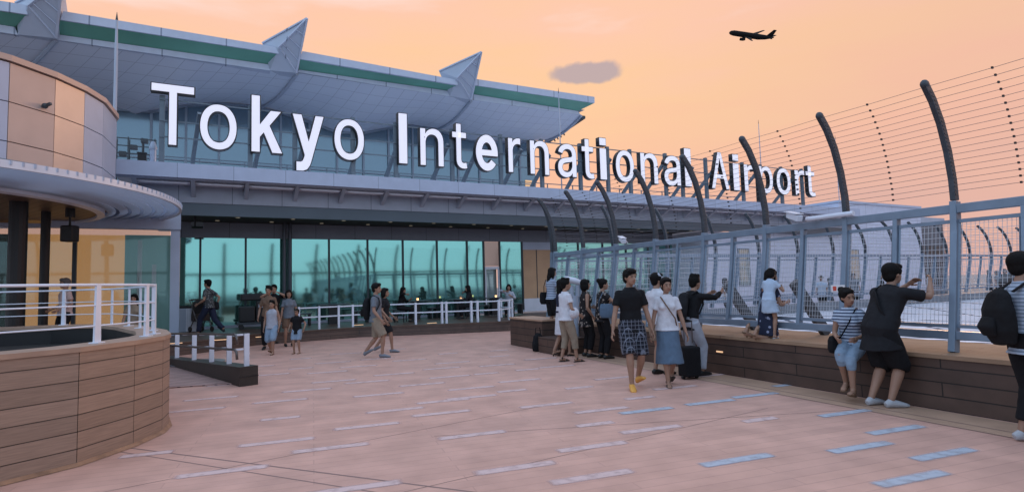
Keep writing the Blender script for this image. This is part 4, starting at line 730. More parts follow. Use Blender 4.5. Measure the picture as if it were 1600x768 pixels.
# ================================================================ round building at the left
RC = Vector((-14.4, 12.26, 0)); rr_ = 4.66
rb_ = empty('round_building', 'round pale-panelled upper storey over a circular louvred canopy at the left edge', 'building', RC)
def near_hit(x, y=260):
    d = ray(x, y); d = Vector((d.x, d.y)).normalized(); b = d.dot(Vector((RC.x, RC.y))); h = (Vector((RC.x, RC.y)) - d * b).length
    s = b - math.sqrt(max(0, rr_ ** 2 - h ** 2)); p = d * s - Vector((RC.x, RC.y)); return math.atan2(p.y, p.x)
angs = [near_hit(x) for x in (10, 83, 130, 160)]; angs.append(angs[-1] + .30)
print('drum angles', [round(math.degrees(a), 1) for a in angs])
a = angs[0]; pre = []
while a > angs[0] - 2.4: a -= .36; pre.append(a)
a = angs[-1]; post = []
while a < pre[-1] + 2 * math.pi - .4: a += .36; post.append(a)
ring = pre[::-1] + angs + post
P_t = mat('drum_panel_tan_glow', (.52, .39, .34), .42, var=.05, scale=2); P_t2 = mat('drum_panel_peach_glow', (.62, .43, .34), .35, var=.05, scale=2); P_l = mat('drum_panel_pale', (.44, .48, .60), .42, var=.05, scale=2)  # sunset glow on two facets painted into their tan and peach colour
i0 = len(pre)
for i, a0 in enumerate(ring):
    a1 = ring[(i + 1) % len(ring)] + (2 * math.pi if i + 1 == len(ring) else 0)
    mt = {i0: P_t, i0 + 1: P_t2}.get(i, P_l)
    A = Vector((math.cos(a0), math.sin(a0), 0)) * rr_; B = Vector((math.cos(a1), math.sin(a1), 0)) * rr_; u = (B - A).normalized(); n = Vector((u.y, -u.x, 0))
    for z0, z1 in ((3.95, 4.70), (4.72, 5.50), (5.52, 6.30)):
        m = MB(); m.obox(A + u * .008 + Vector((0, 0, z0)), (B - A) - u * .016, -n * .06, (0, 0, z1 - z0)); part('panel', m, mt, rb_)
m = MB(); m.prism([(math.cos(a) * (rr_ - .07), math.sin(a) * (rr_ - .07)) for a in ring], 3.9, 6.31); part('core', m, M_dark, rb_)
m = MB(); m.prism([(math.cos(a) * (rr_ + .05), math.sin(a) * (rr_ + .05)) for a in ring], 6.33, 6.45); part('coping', m, mat('coping_tan', (.50, .36, .30), .5), rb_)
m = MB(); m.ball((math.cos(angs[1] - .06) * (rr_ + .06), math.sin(angs[1] - .06) * (rr_ + .06), 5.62), .06); m.bar((math.cos(angs[1] - .06) * rr_, math.sin(angs[1] - .06) * rr_, 5.6), (math.cos(angs[1] - .06) * (rr_ + .2), math.sin(angs[1] - .06) * (rr_ + .2), 5.66), .05); part('floodlight', m, M_dark, rb_)
# canopy: louvred ring
def ringmesh(r0, r1, z0a, z0b, z1a, z1b, n=96):
    m = MB(); vs = []
    for j in range(n):
        a = 2 * math.pi * j / n; c, s = math.cos(a), math.sin(a); vs += [(c * r0, s * r0, z0a), (c * r1, s * r1, z0b), (c * r1, s * r1, z1b), (c * r0, s * r0, z1a)]
    fs = []
    for j in range(n):
        k = (j + 1) % n
        for q in range(4): q2 = (q + 1) % 4; fs.append((j * 4 + q, j * 4 + q2, k * 4 + q2, k * 4 + q))
    m.add(vs, fs); return m
def frost(m, t, b):
    tr = t.nodes.new('ShaderNodeBsdfTranslucent'); tr.inputs[0].default_value = (.80, .85, .92, 1); mx = t.nodes.new('ShaderNodeMixShader'); mx.inputs[0].default_value = .6
    o = t.nodes['Material Output']; t.links.new(b.outputs[0], mx.inputs[1]); t.links.new(tr.outputs[0], mx.inputs[2]); t.links.new(mx.outputs[0], o.inputs[0])
M_frost = mat('frosted_louvre', (.60, .70, .84), .5, fn=frost)
cp = part('canopy', ringmesh(4.28, 4.45, 3.72, 3.74, 3.95, 3.97), M_white, rb_)
for k in range(6):
    r = 4.5 + k * .27; z = 3.80 + .018 * k; part('louvre', ringmesh(r, r + .185, z, z + .04, z + .02, z + .06), M_frost, cp)
part('edge_lip', ringmesh(6.13, 6.19, 3.88, 3.88, 4.02, 4.02), M_white, cp)
m = MB()
for j in range(210):
    a = 2 * math.pi * j / 210; c, s = math.cos(a), math.sin(a); m.bar((c * 4.8, s * 4.8, 4.14), (c * 6.20, s * 6.20, 3.98), .03, .08)
part('fins', m, M_band, cp)
m = MB()
for j in range(0, 40):
    a0 = 2 * math.pi * j / 40; 
    if j % 5 == 4: continue
    for q in range(1):
        c, s = math.cos(a0), math.sin(a0); u = Vector((-s, c, 0)); m.obox(Vector((c * 4.75, s * 4.75, 4.2)) - u * .36, u * .72, Vector((c, s, 0)) * .42, (0, 0, .045))
part('shelf', m, mat('teal_shelf', (.13, .20, .26), .5), rb_)
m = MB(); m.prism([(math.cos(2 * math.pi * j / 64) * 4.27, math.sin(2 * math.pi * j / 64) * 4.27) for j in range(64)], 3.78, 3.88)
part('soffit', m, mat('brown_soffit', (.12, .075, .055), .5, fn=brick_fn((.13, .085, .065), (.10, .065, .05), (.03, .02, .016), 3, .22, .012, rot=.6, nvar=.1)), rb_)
# hanging loudspeaker and posts under the canopy
def under(x, D_, z=0): d = ray(x, 400); s = D_ / d.y; return Vector((d.x * s, D_, z))
p = under(108, 13.8, 3.78); e = empty('hanging_speaker', 'black loudspeaker hanging on a rod from the round soffit', 'speaker', p)
m = MB(); m.tube([(0, 0, 0), (0, 0, -.45)], .025, 8); part('rod', m, M_black, e); m = MB(); m.tube([(0, 0, .0), (0, 0, -.22)], .10, 12); part('mount', m, M_black, e); m = MB(); m.box((-.15, -.13, -.82), (.15, .13, -.42)); part('box', m, M_black, e, bevel=.03)
for x, D_, r in ((27, 12.6, .17), (70, 14.2, .10)):
    m = MB(); p = under(x, D_, .0); m.tube([p, p + Vector((0, 0, 3.78))], r, 16); c = solo('canopy_post', m, M_black, 'thick black post under the round canopy at the picture edge' if x < 50 else 'slimmer black post under the round canopy, beside the amber glass', 'post', loc=p)

# ================================================================ round plank-walled stair well in the left foreground
WP = [(-4.85, 4.31), (-4.19, 5.47), (-4.09, 6.12), (-4.12, 6.66), (-4.26, 7.02), (-4.78, 7.78), (-5.45, 8.5), (-6.1, 9.2), (-6.9, 9.9), (-8, 10.1), (-9.2, 9.7), (-10.2, 8.7), (-10.8, 7.3), (-10.8, 5.5), (-10, 4.1), (-8.8, 3.1), (-7.3, 2.8), (-5.9, 3.2)]
WC = Vector((-7.4, 6.5, 0)); WH = 1.12
well = empty('round_planter', 'round wooden plank wall with pale railing in the left foreground, dark inside', 'planter wall', WC)
inner = [((x - WC.x) * .88, (y - WC.y) * .88) for x, y in WP]; outer = [(x - WC.x, y - WC.y) for x, y in WP]; core = [(x * .895, y * .895) for x, y in outer]
def zplank(c1, c2, mort):
    def fn(m, t, b):
        co = t.nodes.new('ShaderNodeTexCoord'); s = t.nodes.new('ShaderNodeSeparateXYZ'); c = t.nodes.new('ShaderNodeCombineXYZ'); t.links.new(co.outputs['Object'], s.inputs[0])
        c.inputs[0].default_value = 50; t.links.new(s.outputs[2], c.inputs[1]); br = t.nodes.new('ShaderNodeTexBrick'); t.links.new(c.outputs[0], br.inputs[0]); br.offset = 0
        br.inputs['Scale'].default_value = 1; br.inputs['Brick Width'].default_value = 100; br.inputs['Row Height'].default_value = .16; br.inputs['Mortar Size'].default_value = .005
        br.inputs['Color1'].default_value = (*c1, 1); br.inputs['Color2'].default_value = (*c2, 1); br.inputs['Mortar'].default_value = (*mort, 1)
        mp = t.nodes.new('ShaderNodeMapping'); mp.inputs['Scale'].default_value = (3, 3, 50); t.links.new(co.outputs['Object'], mp.inputs[0])
        n = t.nodes.new('ShaderNodeTexNoise'); n.inputs['Scale'].default_value = 1.6; n.inputs['Detail'].default_value = 8; t.links.new(mp.outputs[0], n.inputs[0])
        mr = t.nodes.new('ShaderNodeMapRange'); mr.inputs['From Min'].default_value = .3; mr.inputs['From Max'].default_value = .7; mr.inputs['To Min'].default_value = .86; mr.inputs['To Max'].default_value = 1.14
        t.links.new(n.outputs[0], mr.inputs[0]); mu = t.nodes.new('ShaderNodeVectorMath'); mu.operation = 'SCALE'; t.links.new(br.outputs[0], mu.inputs[0]); t.links.new(mr.outputs[0], mu.inputs['Scale']); t.links.new(mu.outputs[0], b.inputs['Base Color'])
        bp = t.nodes.new('ShaderNodeBump'); bp.inputs['Strength'].default_value = .6; bp.inputs['Distance'].default_value = .01; bp.invert = True; t.links.new(br.outputs['Fac'], bp.inputs['Height']); t.links.new(bp.outputs[0], b.inputs['Normal'])
    return fn
M_well = mat('well_planks', (.2, .14, .11), .6, fn=zplank((.31, .215, .165), (.245, .17, .13), (.05, .035, .028)))
n = len(outer)
for i in range(n):     # one flat facet of planks at a time
    a, b = Vector((*outer[i], 0)), Vector((*outer[(i + 1) % n], 0)); c, d = Vector((*core[(i + 1) % n], 0)), Vector((*core[i], 0)); u = (b - a).normalized() * .004
    m = MB(); m.prism([tuple((a + u).xy), tuple((b - u).xy), tuple(c.xy), tuple(d.xy)], .035, WH - .05); part('wall_facet', m, M_well, well)
M_cop = mat('coping_wood', (.34, .23, .17), .5, var=.12, scale=4)
m = MB(); vs = [(*p, z) for z in (WH - .048, WH) for p in [(x * 1.004, y * 1.004) for x, y in outer] + inner]
fs = []
for i in range(n):
    j = (i + 1) % n; fs += [(2 * n + i, 2 * n + j, 3 * n + j, 3 * n + i), (i, n + i, n + j, j), (i, j, 2 * n + j, 2 * n + i), (n + j, n + i, 3 * n + i, 3 * n + j)]
m.add(vs, fs); part('coping', m, M_cop, well)
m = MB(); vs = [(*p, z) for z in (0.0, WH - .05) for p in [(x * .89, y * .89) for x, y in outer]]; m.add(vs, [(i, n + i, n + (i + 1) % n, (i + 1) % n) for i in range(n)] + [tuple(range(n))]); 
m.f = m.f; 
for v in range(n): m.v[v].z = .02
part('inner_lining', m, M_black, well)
m = MB(); m.prism([(x * .885, y * .885) for x, y in outer], .6, .82); part('dark_fill', m, mat('fill_black', (.01, .009, .008), .9), well)  # near-black slab filling the void inside the wall
m = MB(); vs = [(x * s, y * s, z) for (s, z) in ((1.012, .005), (1.0, .034)) for x, y in outer]; m.add(vs, [(i, (i + 1) % n, n + (i + 1) % n, n + i) for i in range(n)]); part('base_strip', m, mat('rust_strip', (.30, .16, .09), .6, var=.3, scale=9), well)
# its railing
wr = empty('white_railing', 'pale railing with flat posts and three rails on the round plank wall', 'railing', WC + Vector((0, 0, WH)))
rp_ = [(x * .945, y * .945) for x, y in outer]
def along(s):
    i = int(s) % n; f = s - int(s); a, b = rp_[i], rp_[(i + 1) % n]; return Vector((a[0] + (b[0] - a[0]) * f, a[1] + (b[1] - a[1]) * f, 0)), Vector((b[0] - a[0], b[1] - a[1], 0)).normalized()
for s in (.45, 1.55, 2.95, 3.95, 4.9, 5.9, 6.9, 7.9, 8.9, 9.9, 10.9, 12.0, 13.1, 14.3, 15.5, 16.6):
    p, u = along(s); nn = Vector((u.y, -u.x, 0)); m = MB()
    for z0, z1, w0, w1 in ((0, .615, .038, .026),):
        vs = []
        for z, w in ((z0, w0), (z1, w1)): vs += [p + u * sx * w + nn * sy * .012 + Vector((0, 0, z)) for sx, sy in ((-1, -1), (1, -1), (1, 1), (-1, 1))]
        m.add(vs, [(3, 2, 1, 0), (4, 5, 6, 7)] + [(j, (j + 1) % 4, 4 + (j + 1) % 4, 4 + j) for j in range(4)])
    m.box(p + Vector((-.05, -.05, .001)), p + Vector((.05, .05, .012)))
    part('post', m, M_white, wr)
for z, r in ((.60, .014), (.39, .008), (.18, .008)):
    m = MB()
    for i in range(n): a, b = rp_[i], rp_[(i + 1) % n]; m.tube([(*a, z), (*b, z)], r, 8)
    part('rail', m, M_white, wr)

# ================================================================ ramp kerb with handrails
A0 = atz(375, 604); B0 = atz(262, 571); U = (B0 - A0).normalized(); W = Vector((-U.y, U.x, 0)); W = W if W.dot(Vector((1, 1, 0))) > 0 else -W
L = (B0 - A0).length + 1.2
rk = empty('ramp_kerb', 'dark wooden ramp kerb with a square end block, low at its far end', 'kerb', A0)
MW[rk.name] = Matrix.Translation(A0)
m = MB(); vs = []
for s, h in ((0, .33), (L, .12)):
    o = U * s; vs += [o, o + W * .30, o + W * .30 + Vector((0, 0, h)), o + Vector((0, 0, h))]
m.add(vs, [(0, 1, 2, 3), (7, 6, 5, 4), (0, 4, 5, 1), (1, 5, 6, 2), (2, 6, 7, 3), (3, 7, 4, 0)]); part('kerb', m, mat('kerb_wood', (.03, .022, .018), .5, var=.2, scale=5), rk)
m = MB(); m.obox(U * -.01 + W * -.012 + Vector((0, 0, .155)), U * .02, W * .32, (0, 0, .012)); part('groove', m, M_black, rk)
m = MB(); m.prism([tuple((U * .4).xy), tuple((U * (L + 2)).xy), tuple((U * (L + 2) - W * 1.4).xy), tuple((U * 1.4 - W * 1.6).xy)], .004, .02)
struct('ramp', MB().add([v + A0 for v in m.v], m.f), mat('ramp_planks', (.42, .27, .24), .55, fn=brick_fn((.44, .28, .25), (.38, .24, .21), (.15, .1, .09), 6, .12, .014, rot=-(math.atan2(U.y, U.x) + .35), nvar=.1)))
hl_ = empty('ramp_handrail', 'two dark round handrails on flat pale posts along the ramp kerb', 'handrail', A0)
def ktop(s): return .33 + (.12 - .33) * s / L
pts = []
for s in (.12, .98, 1.95, 3.05, 4.3):
    if s > L: break
    p = U * s + W * .15 + Vector((0, 0, ktop(s))); m = MB(); m.obox(p - U * .015 - W * .042, U * .03, W * .084, (0, 0, .56)); part('post', m, M_white, hl_)
    for z in (.53, .28): m = MB(); m.obox(p - W * .055 + Vector((0, 0, z)), U * .025, -W * .16, (0, 0, .03)); part('bracket', m, M_white, hl_)
    pts.append(p - W * .20)
M_rail = mat('handrail_metal', (.11, .10, .10), .3, .6)
for z in (.56, .30):
    P = [pts[0] - U * .12 + Vector((0, 0, z - .16)), pts[0] - U * .10 + Vector((0, 0, z - .04)), pts[0] + Vector((0, 0, z))] + [q + Vector((0, 0, z)) for q in pts[1:]]
    m = MB(); m.tube(P, .022, 10); part('rail', m, M_rail, hl_, smooth=True)
m = MB(); c = atz(305, 566, .03); m.tube([c, c + Vector((0, 0, .012))], .62, 40); solo('floor_disc', m, mat('disc_metal', (.22, .20, .21), .4, .3), 'flat round metal disc set in the floor behind the ramp kerb', 'floor plate', loc=c)

# ================================================================ terrace tables
def table(t, d, lab, cand=True):
    e = empty('terrace_table', lab, 'table', FP(t, d, .35), ER, group='dark tables behind the white railing')
    m = MB(); m.box((-.55, -.35, .70), (.55, .35, .74)); part('tabletop', m, M_dark, e, bevel=.006)
    m = MB(); m.box((-.16, -.14, 0), (.16, .14, .70)); part('pedestal', m, M_black, e)
    for sx in (-1.05, 1.05):
        b = empty('terrace_stool', 'dark bench stool ' + ('left' if sx < 0 else 'right') + ' of the ' + lab.replace('dark ', ''), 'stool', FP(t + sx, d, .35), ER, group='dark stools behind the white railing')
        m = MB(); m.box((-.28, -.22, .40), (.28, .22, .45)); part('seat', m, M_dark, b)
        for lx in (-.22, .22): m = MB(); m.box((lx - .03, -.2, 0), (lx + .03, .2, .40)); part('leg', m, M_black, b)
    if cand:
        c = empty('candle_lamp', 'small glowing candle lamp on the ' + lab, 'candle', FP(t + .1, d, 1.09), 0)
        m = MB(); m.tube([(0, 0, 0), (0, 0, .09)], [.035, .045], 12); part('glass', m, mat('candle_glow', (1, .7, .4), .3, emit=(1, .55, .22), estr=2.2), c); m = MB(); m.tube([(0, 0, -.005 + .005), (0, 0, .012)], .05, 12); part('saucer', m, M_white, c)
for x, lab in ((520, 'dark table second from the twin column'), (649, 'dark table beside the seated woman in black'), (717, 'dark table just left of the white inner door'), (772, 'dark table just right of the white inner door')):
    t, z = on_front(x, 480, 1.2); table(t, 1.2, lab, x > 600)

# dark luggage trolley and bins near the column
t, z = on_front(398, 500, 1.4); e = empty('luggage_trolley', 'black luggage trolley loaded with dark cases behind the family', 'trolley', FP(t, 1.4, .35), ER)
m = MB(); m.box((-.55, -.3, .16), (.45, .3, .24)); part('platform', m, M_dark, e)
for k, (x0, x1, z0, z1) in enumerate(((-.5, .0, .242, .78), (.02, .42, .242, .95), (-.45, .30, .96, 1.2))): m = MB(); m.box((x0, -.25, z0), (x1, .22, z1)); part('case', m, M_black, e, bevel=.04)
m = MB()
for y in (-.28, .28): m.tube([(.48, y, .2), (.55, y, 1.05)], .02, 8)
m.tube([(.55, -.28, 1.05), (.55, .28, 1.05)], .025, 8); part('handle', m, M_rail, e)
for x in (-.42, .35):
    for y in (-.26, .26): m = MB(); m.tube([(x, y - .02, .08), (x, y + .02, .08)], .08, 14); part('wheel', m, M_black, e)
m = MB(); m.box((.1, -.26, .72), (.34, -.252, .84)); part('tag', m, M_beam, e)
for x, lab in ((284, 'grey bin standing by the white column'), (300, 'pale bin with a dark lid right of the white column')):
    t, z = on_front(x, 500, 1.0); e = empty('waste_bin', lab, 'bin', FP(t, 1.0, .35), ER)
    m = MB(); m.box((-.19, -.2, 0), (.19, .2, .78)); part('body', m, M_white if x == 300 else M_beam, e, bevel=.02); m = MB(); m.box((-.2, -.21, .781), (.2, .21, .86)); part('lid', m, M_black, e, bevel=.02)
t, z = on_front(309, 500, 1.1); e = empty('baby_stroller', 'dark folded stroller parked beside the bins', 'stroller', FP(t + .1, 1.5, .35), ER + .5)
m = MB(); m.box((-.2, -.2, .35), (.2, .25, .6)); m.tube([(0, .2, .5), (0, .1, .9), (0, -.15, 1.0)], [.2, .22, .05], 10); part('seat', m, M_black, e, bevel=.03)
m = MB(); m.tube([(-.2, -.3, .1), (-.2, .35, 1.05)], .015, 8); m.tube([(.2, -.3, .1), (.2, .35, 1.05)], .015, 8); m.tube([(-.2, .35, 1.05), (.2, .35, 1.05)], .018, 8); m.tube([(-.2, .3, .1), (-.2, -.1, .6)], .015, 8); m.tube([(.2, .3, .1), (.2, -.1, .6)], .015, 8); part('frame', m, M_rail, e)
for x in (-.2, .2):
    for y in (-.3, .3): m = MB(); m.tube([(x - .02, y, .09), (x + .02, y, .09)], .09, 14); part('wheel', m, M_black, e)
# small floodlight box at the column head
m = MB(); c = FP(-1.15, 2.3, 3.75); m.obox(c, EA * .32, -MA * .2 + Vector((0, 0, -.05)), (0, 0, .14)); m.bar(c + EA * .1, c + EA * .1 + Vector((0, 0, .35)), .04); solo('soffit_spotlight', m, M_black, 'black spotlight hanging under the dark soffit by the white column', 'spotlight')

# ================================================================ coin telescope among the group
p = atz(897, 498, .74) ; p = NP(8.0, -.55, 0)
d = ray(897, 437); s = 13.6 / d.y; p = Vector((d.x * s, 13.6, 0))
te_s = .72
te = empty('viewing_telescope', 'pale coin telescope on a stout post between the visitors near the fence', 'telescope', p, R_(20))
m = MB(); m.tube([(0, 0, 0), (0, 0, .04), (0, 0, .06), (0, 0, 1.3)], [.2, .2, .09, .08], 16); part('post', m, M_beam, te)
m = MB(); m.tube([(-.07, 0, 1.28), (-.07, 0, 1.55)], .05, 10); m.tube([(.07, 0, 1.28), (.07, 0, 1.55)], .05, 10); part('yoke', m, M_beam, te)
m = MB(); m.tube([(-.24, -.0, 1.71), (.02, 0, 1.65), (.24, 0, 1.58)], [(.07, .09), (.08, .10), (.055, .085)], 16); part('body', m, M_white, te, smooth=False)
m = MB(); m.tube([(.22, -.04, 1.59), (.30, -.04, 1.56)], .035, 10); m.tube([(.22, .04, 1.59), (.30, .04, 1.56)], .035, 10); part('eyepiece', m, M_black, te)

# ================================================================ the airliner climbing out
d = ray(1173, 56).normalized(); PD = 690.0; pc = Vector((0, 0, EYE)) + d * PD
M_pl = mat('airliner_silhouette', (.012, .010, .010), .7, spec=.1)  # backlit silhouette put into one near-black colour
ap = empty('airliner', 'dark twin-jet airliner climbing to the left in the orange sky', 'airplane', pc)
rgt = d.cross(Vector((0, 0, 1))).normalized(); upv = rgt.cross(d).normalized()
nx = (-rgt * .95 + upv * .34 + d * .22).normalized(); ly = (-d * .97 - rgt * .2 - upv * .22); ly = (ly - nx * ly.dot(nx)).normalized(); lz = nx.cross(ly).normalized()
if lz.dot(upv) < 0: ly = -ly; lz = -lz
# local: nose at +x, left wing +y
def TP(v): return nx * v[0] + ly * v[1] + lz * v[2]
def pm(name, mb, parent=ap, **k): mb.v = [TP(v) for v in mb.v]; return part(name, mb, M_pl, parent, **k)
m = MB(); m.tube([(23, 0, -.5), (22.4, 0, -.4), (21, 0, -.15), (18, 0, 0), (6, 0, 0), (-8, 0, 0), (-15, 0, .6), (-21, 0, 1.3), (-23.5, 0, 1.7)], [.3, 1.25, 2.2, 2.85, 2.95, 2.95, 2.3, 1.1, .35], 20); pm('fuselage', m, smooth=True)
for s in (1, -1):
    m = MB(); vs = []
    for (x0, x1, y, z, th) in ((7, -2.5, 1.8 * s, -1.2, .6), (1.5, -3.0, 9 * s, -.5, .4), (-6.5, -8.5, 22 * s, 1.3, .15)): vs += [(x0, y, z), (x1, y, z), (x1, y, z + th), (x0, y, z + th)]
    m.add(vs, [(0, 1, 2, 3), (11, 10, 9, 8)] + [(k * 4 + j, (k + 1) * 4 + j, (k + 1) * 4 + (j + 1) % 4, k * 4 + (j + 1) % 4) for k in range(2) for j in range(4)]); pm('wing', m)
    m = MB(); m.tube([(8.5, 7.5 * s, -2.9), (8, 7.5 * s, -2.9), (5, 7.5 * s, -2.8), (3, 7.5 * s, -2.6)], [1.35, 1.55, 1.5, .9], 16); m.box((3, 7.3 * s - .1, -2), (6.5, 7.3 * s + .3, -.7)); pm('engine', m)
    m = MB(); vs = []
    for (x0, x1, y, z, th) in ((-17.5, -21.5, .8 * s, 1.3, .35), (-22, -24, 8.5 * s, 2.0, .12)): vs += [(x0, y, z), (x1, y, z), (x1, y, z + th), (x0, y, z + th)]
    m.add(vs, [(0, 1, 2, 3), (7, 6, 5, 4)] + [(j, 4 + j, 4 + (j + 1) % 4, (j + 1) % 4) for j in range(4)]); pm('tailplane', m)
m = MB(); vs = []
for (x0, x1, z, th) in ((-15, -21.5, 1.8, .35), (-21.5, -24.5, 9.3, .15)): vs += [(x0, -th, z), (x1, -th, z), (x1, th, z), (x0, th, z)]
m.add(vs, [(0, 1, 2, 3), (7, 6, 5, 4)] + [(j, 4 + j, 4 + (j + 1) % 4, (j + 1) % 4) for j in range(4)]); pm('fin', m)

# ================================================================ people
def V(*a): return Vector(a)
def ik(a, t, l1, l2, pole):
    d = t - a; L = min(d.length, (l1 + l2) * .999); dn = d.normalized(); x = (l1 * l1 - l2 * l2 + L * L) / (2 * L); h = math.sqrt(max(0, l1 * l1 - x * x))
    p = pole - dn * pole.dot(dn); p.normalize(); return a + dn * x + p * h, a + dn * L
SKIN = mat('skin', (.31, .175, .12), .55, var=.05, scale=8)
HAIR = mat('hair_black', (.006, .005, .005), .7, bump=.5, scale=60, stretch=(1, 1, .2), spec=.15)
EYEM = mat('eye_dark', (.02, .012, .01), .3); LIP = mat('lips', (.26, .09, .08), .5)
def stripes(c1, c2, w, z=True):
    def fn(m, t, b):
        co = t.nodes.new('ShaderNodeTexCoord'); wv = t.nodes.new('ShaderNodeTexWave'); wv.bands_direction = 'Z'; wv.inputs['Scale'].default_value = w; wv.inputs['Distortion'].default_value = .4; wv.inputs['Detail'].default_value = 0
        t.links.new(co.outputs['Object'], wv.inputs[0]); r = t.nodes.new('ShaderNodeValToRGB'); r.color_ramp.interpolation = 'CONSTANT'; r.color_ramp.elements[0].color = (*c1, 1); r.color_ramp.elements[1].position = .6; r.color_ramp.elements[1].color = (*c2, 1)
        t.links.new(wv.outputs['Fac'], r.inputs[0]); t.links.new(r.outputs[0], b.inputs['Base Color'])
    return fn
def plaid(base, line, s=9):
    def fn(m, t, b):
        co = t.nodes.new('ShaderNodeTexCoord'); out = None
        for ax in ('X', 'Z', 'Y'):
            wv = t.nodes.new('ShaderNodeTexWave'); wv.bands_direction = ax; wv.inputs['Scale'].default_value = s; t.links.new(co.outputs['Object'], wv.inputs[0])
            g = t.nodes.new('ShaderNodeMath'); g.operation = 'GREATER_THAN'; g.inputs[1].default_value = .955; t.links.new(wv.outputs['Fac'], g.inputs[0])
            if out: a = t.nodes.new('ShaderNodeMath'); a.operation = 'MAXIMUM'; t.links.new(out, a.inputs[0]); t.links.new(g.outputs[0], a.inputs[1]); out = a.outputs[0]
            else: out = g.outputs[0]
        mx = t.nodes.new('ShaderNodeMixRGB'); t.links.new(out, mx.inputs[0]); mx.inputs[1].default_value = (*base, 1); mx.inputs[2].default_value = (*line, 1); t.links.new(mx.outputs[0], b.inputs['Base Color'])
    return fn
def floral(base, spot, s=16, th=.32):
    def fn(m, t, b):
        co = t.nodes.new('ShaderNodeTexCoord'); vo = t.nodes.new('ShaderNodeTexVoronoi'); vo.inputs['Scale'].default_value = s; t.links.new(co.outputs['Object'], vo.inputs[0])
        g = t.nodes.new('ShaderNodeMath'); g.operation = 'LESS_THAN'; g.inputs[1].default_value = th; t.links.new(vo.outputs['Distance'], g.inputs[0])
        mx = t.nodes.new('ShaderNodeMixRGB'); t.links.new(g.outputs[0], mx.inputs[0]); mx.inputs[1].default_value = (*base, 1); mx.inputs[2].default_value = (*spot, 1); t.links.new(mx.outputs[0], b.inputs['Base Color'])
    return fn
def cloth(name, col, fn=None, rough=.85): return mat(name, col, rough, bump=.6, var=.10 if not fn else 0, scale=13, fn=fn, spec=.2)
K_black = cloth('cloth_black', (.010, .010, .012)); K_white = cloth('cloth_white', (.58, .58, .63)); K_grey = cloth('cloth_grey', (.14, .16, .19)); K_khaki = cloth('cloth_khaki', (.26, .21, .16))
K_brown = cloth('cloth_brown', (.16, .10, .07)); K_denim = cloth('cloth_denim', (.10, .15, .22)); K_ldenim = cloth('cloth_pale_denim', (.22, .30, .40)); K_pale = cloth('cloth_pale_blue', (.42, .52, .66)); K_char = cloth('cloth_charcoal', (.015, .015, .018))
K_navy = cloth('cloth_navy', (.02, .025, .05)); K_lgrey = cloth('cloth_light_grey', (.36, .38, .44)); K_pink = cloth('cloth_pink_white', (.5, .38, .36))
K_plaid = cloth('cloth_plaid', (.02, .02, .03), plaid((.014, .015, .022), (.15, .16, .20), 5.5)); K_strp = cloth('cloth_stripe', (.4, .4, .5), stripes((.42, .50, .62), (.06, .08, .14), 7.5)); K_strp2 = cloth('cloth_fine_stripe', (.4, .4, .5), stripes((.40, .47, .58), (.20, .25, .33), 9))
K_flor = cloth('cloth_floral', (.03, .03, .04), floral((.02, .018, .02), (.30, .25, .22), 15)); K_flor2 = cloth('cloth_floral_blue', (.03, .03, .04), floral((.02, .025, .05), (.25, .28, .40), 13, .28)); K_patt = cloth('cloth_patterned', (.1, .1, .1), floral((.05, .055, .06), (.17, .18, .19), 22, .4))
S_dark = mat('shoe_black', (.012, .012, .012), .5); S_white = mat('shoe_white', (.42, .43, .46), .5); S_yel = mat('shoe_yellow', (.70, .34, .06), .5); S_tan = mat('sandal_brown', (.16, .09, .05), .6); S_grey = mat('shoe_grey', (.16, .17, .2), .5)

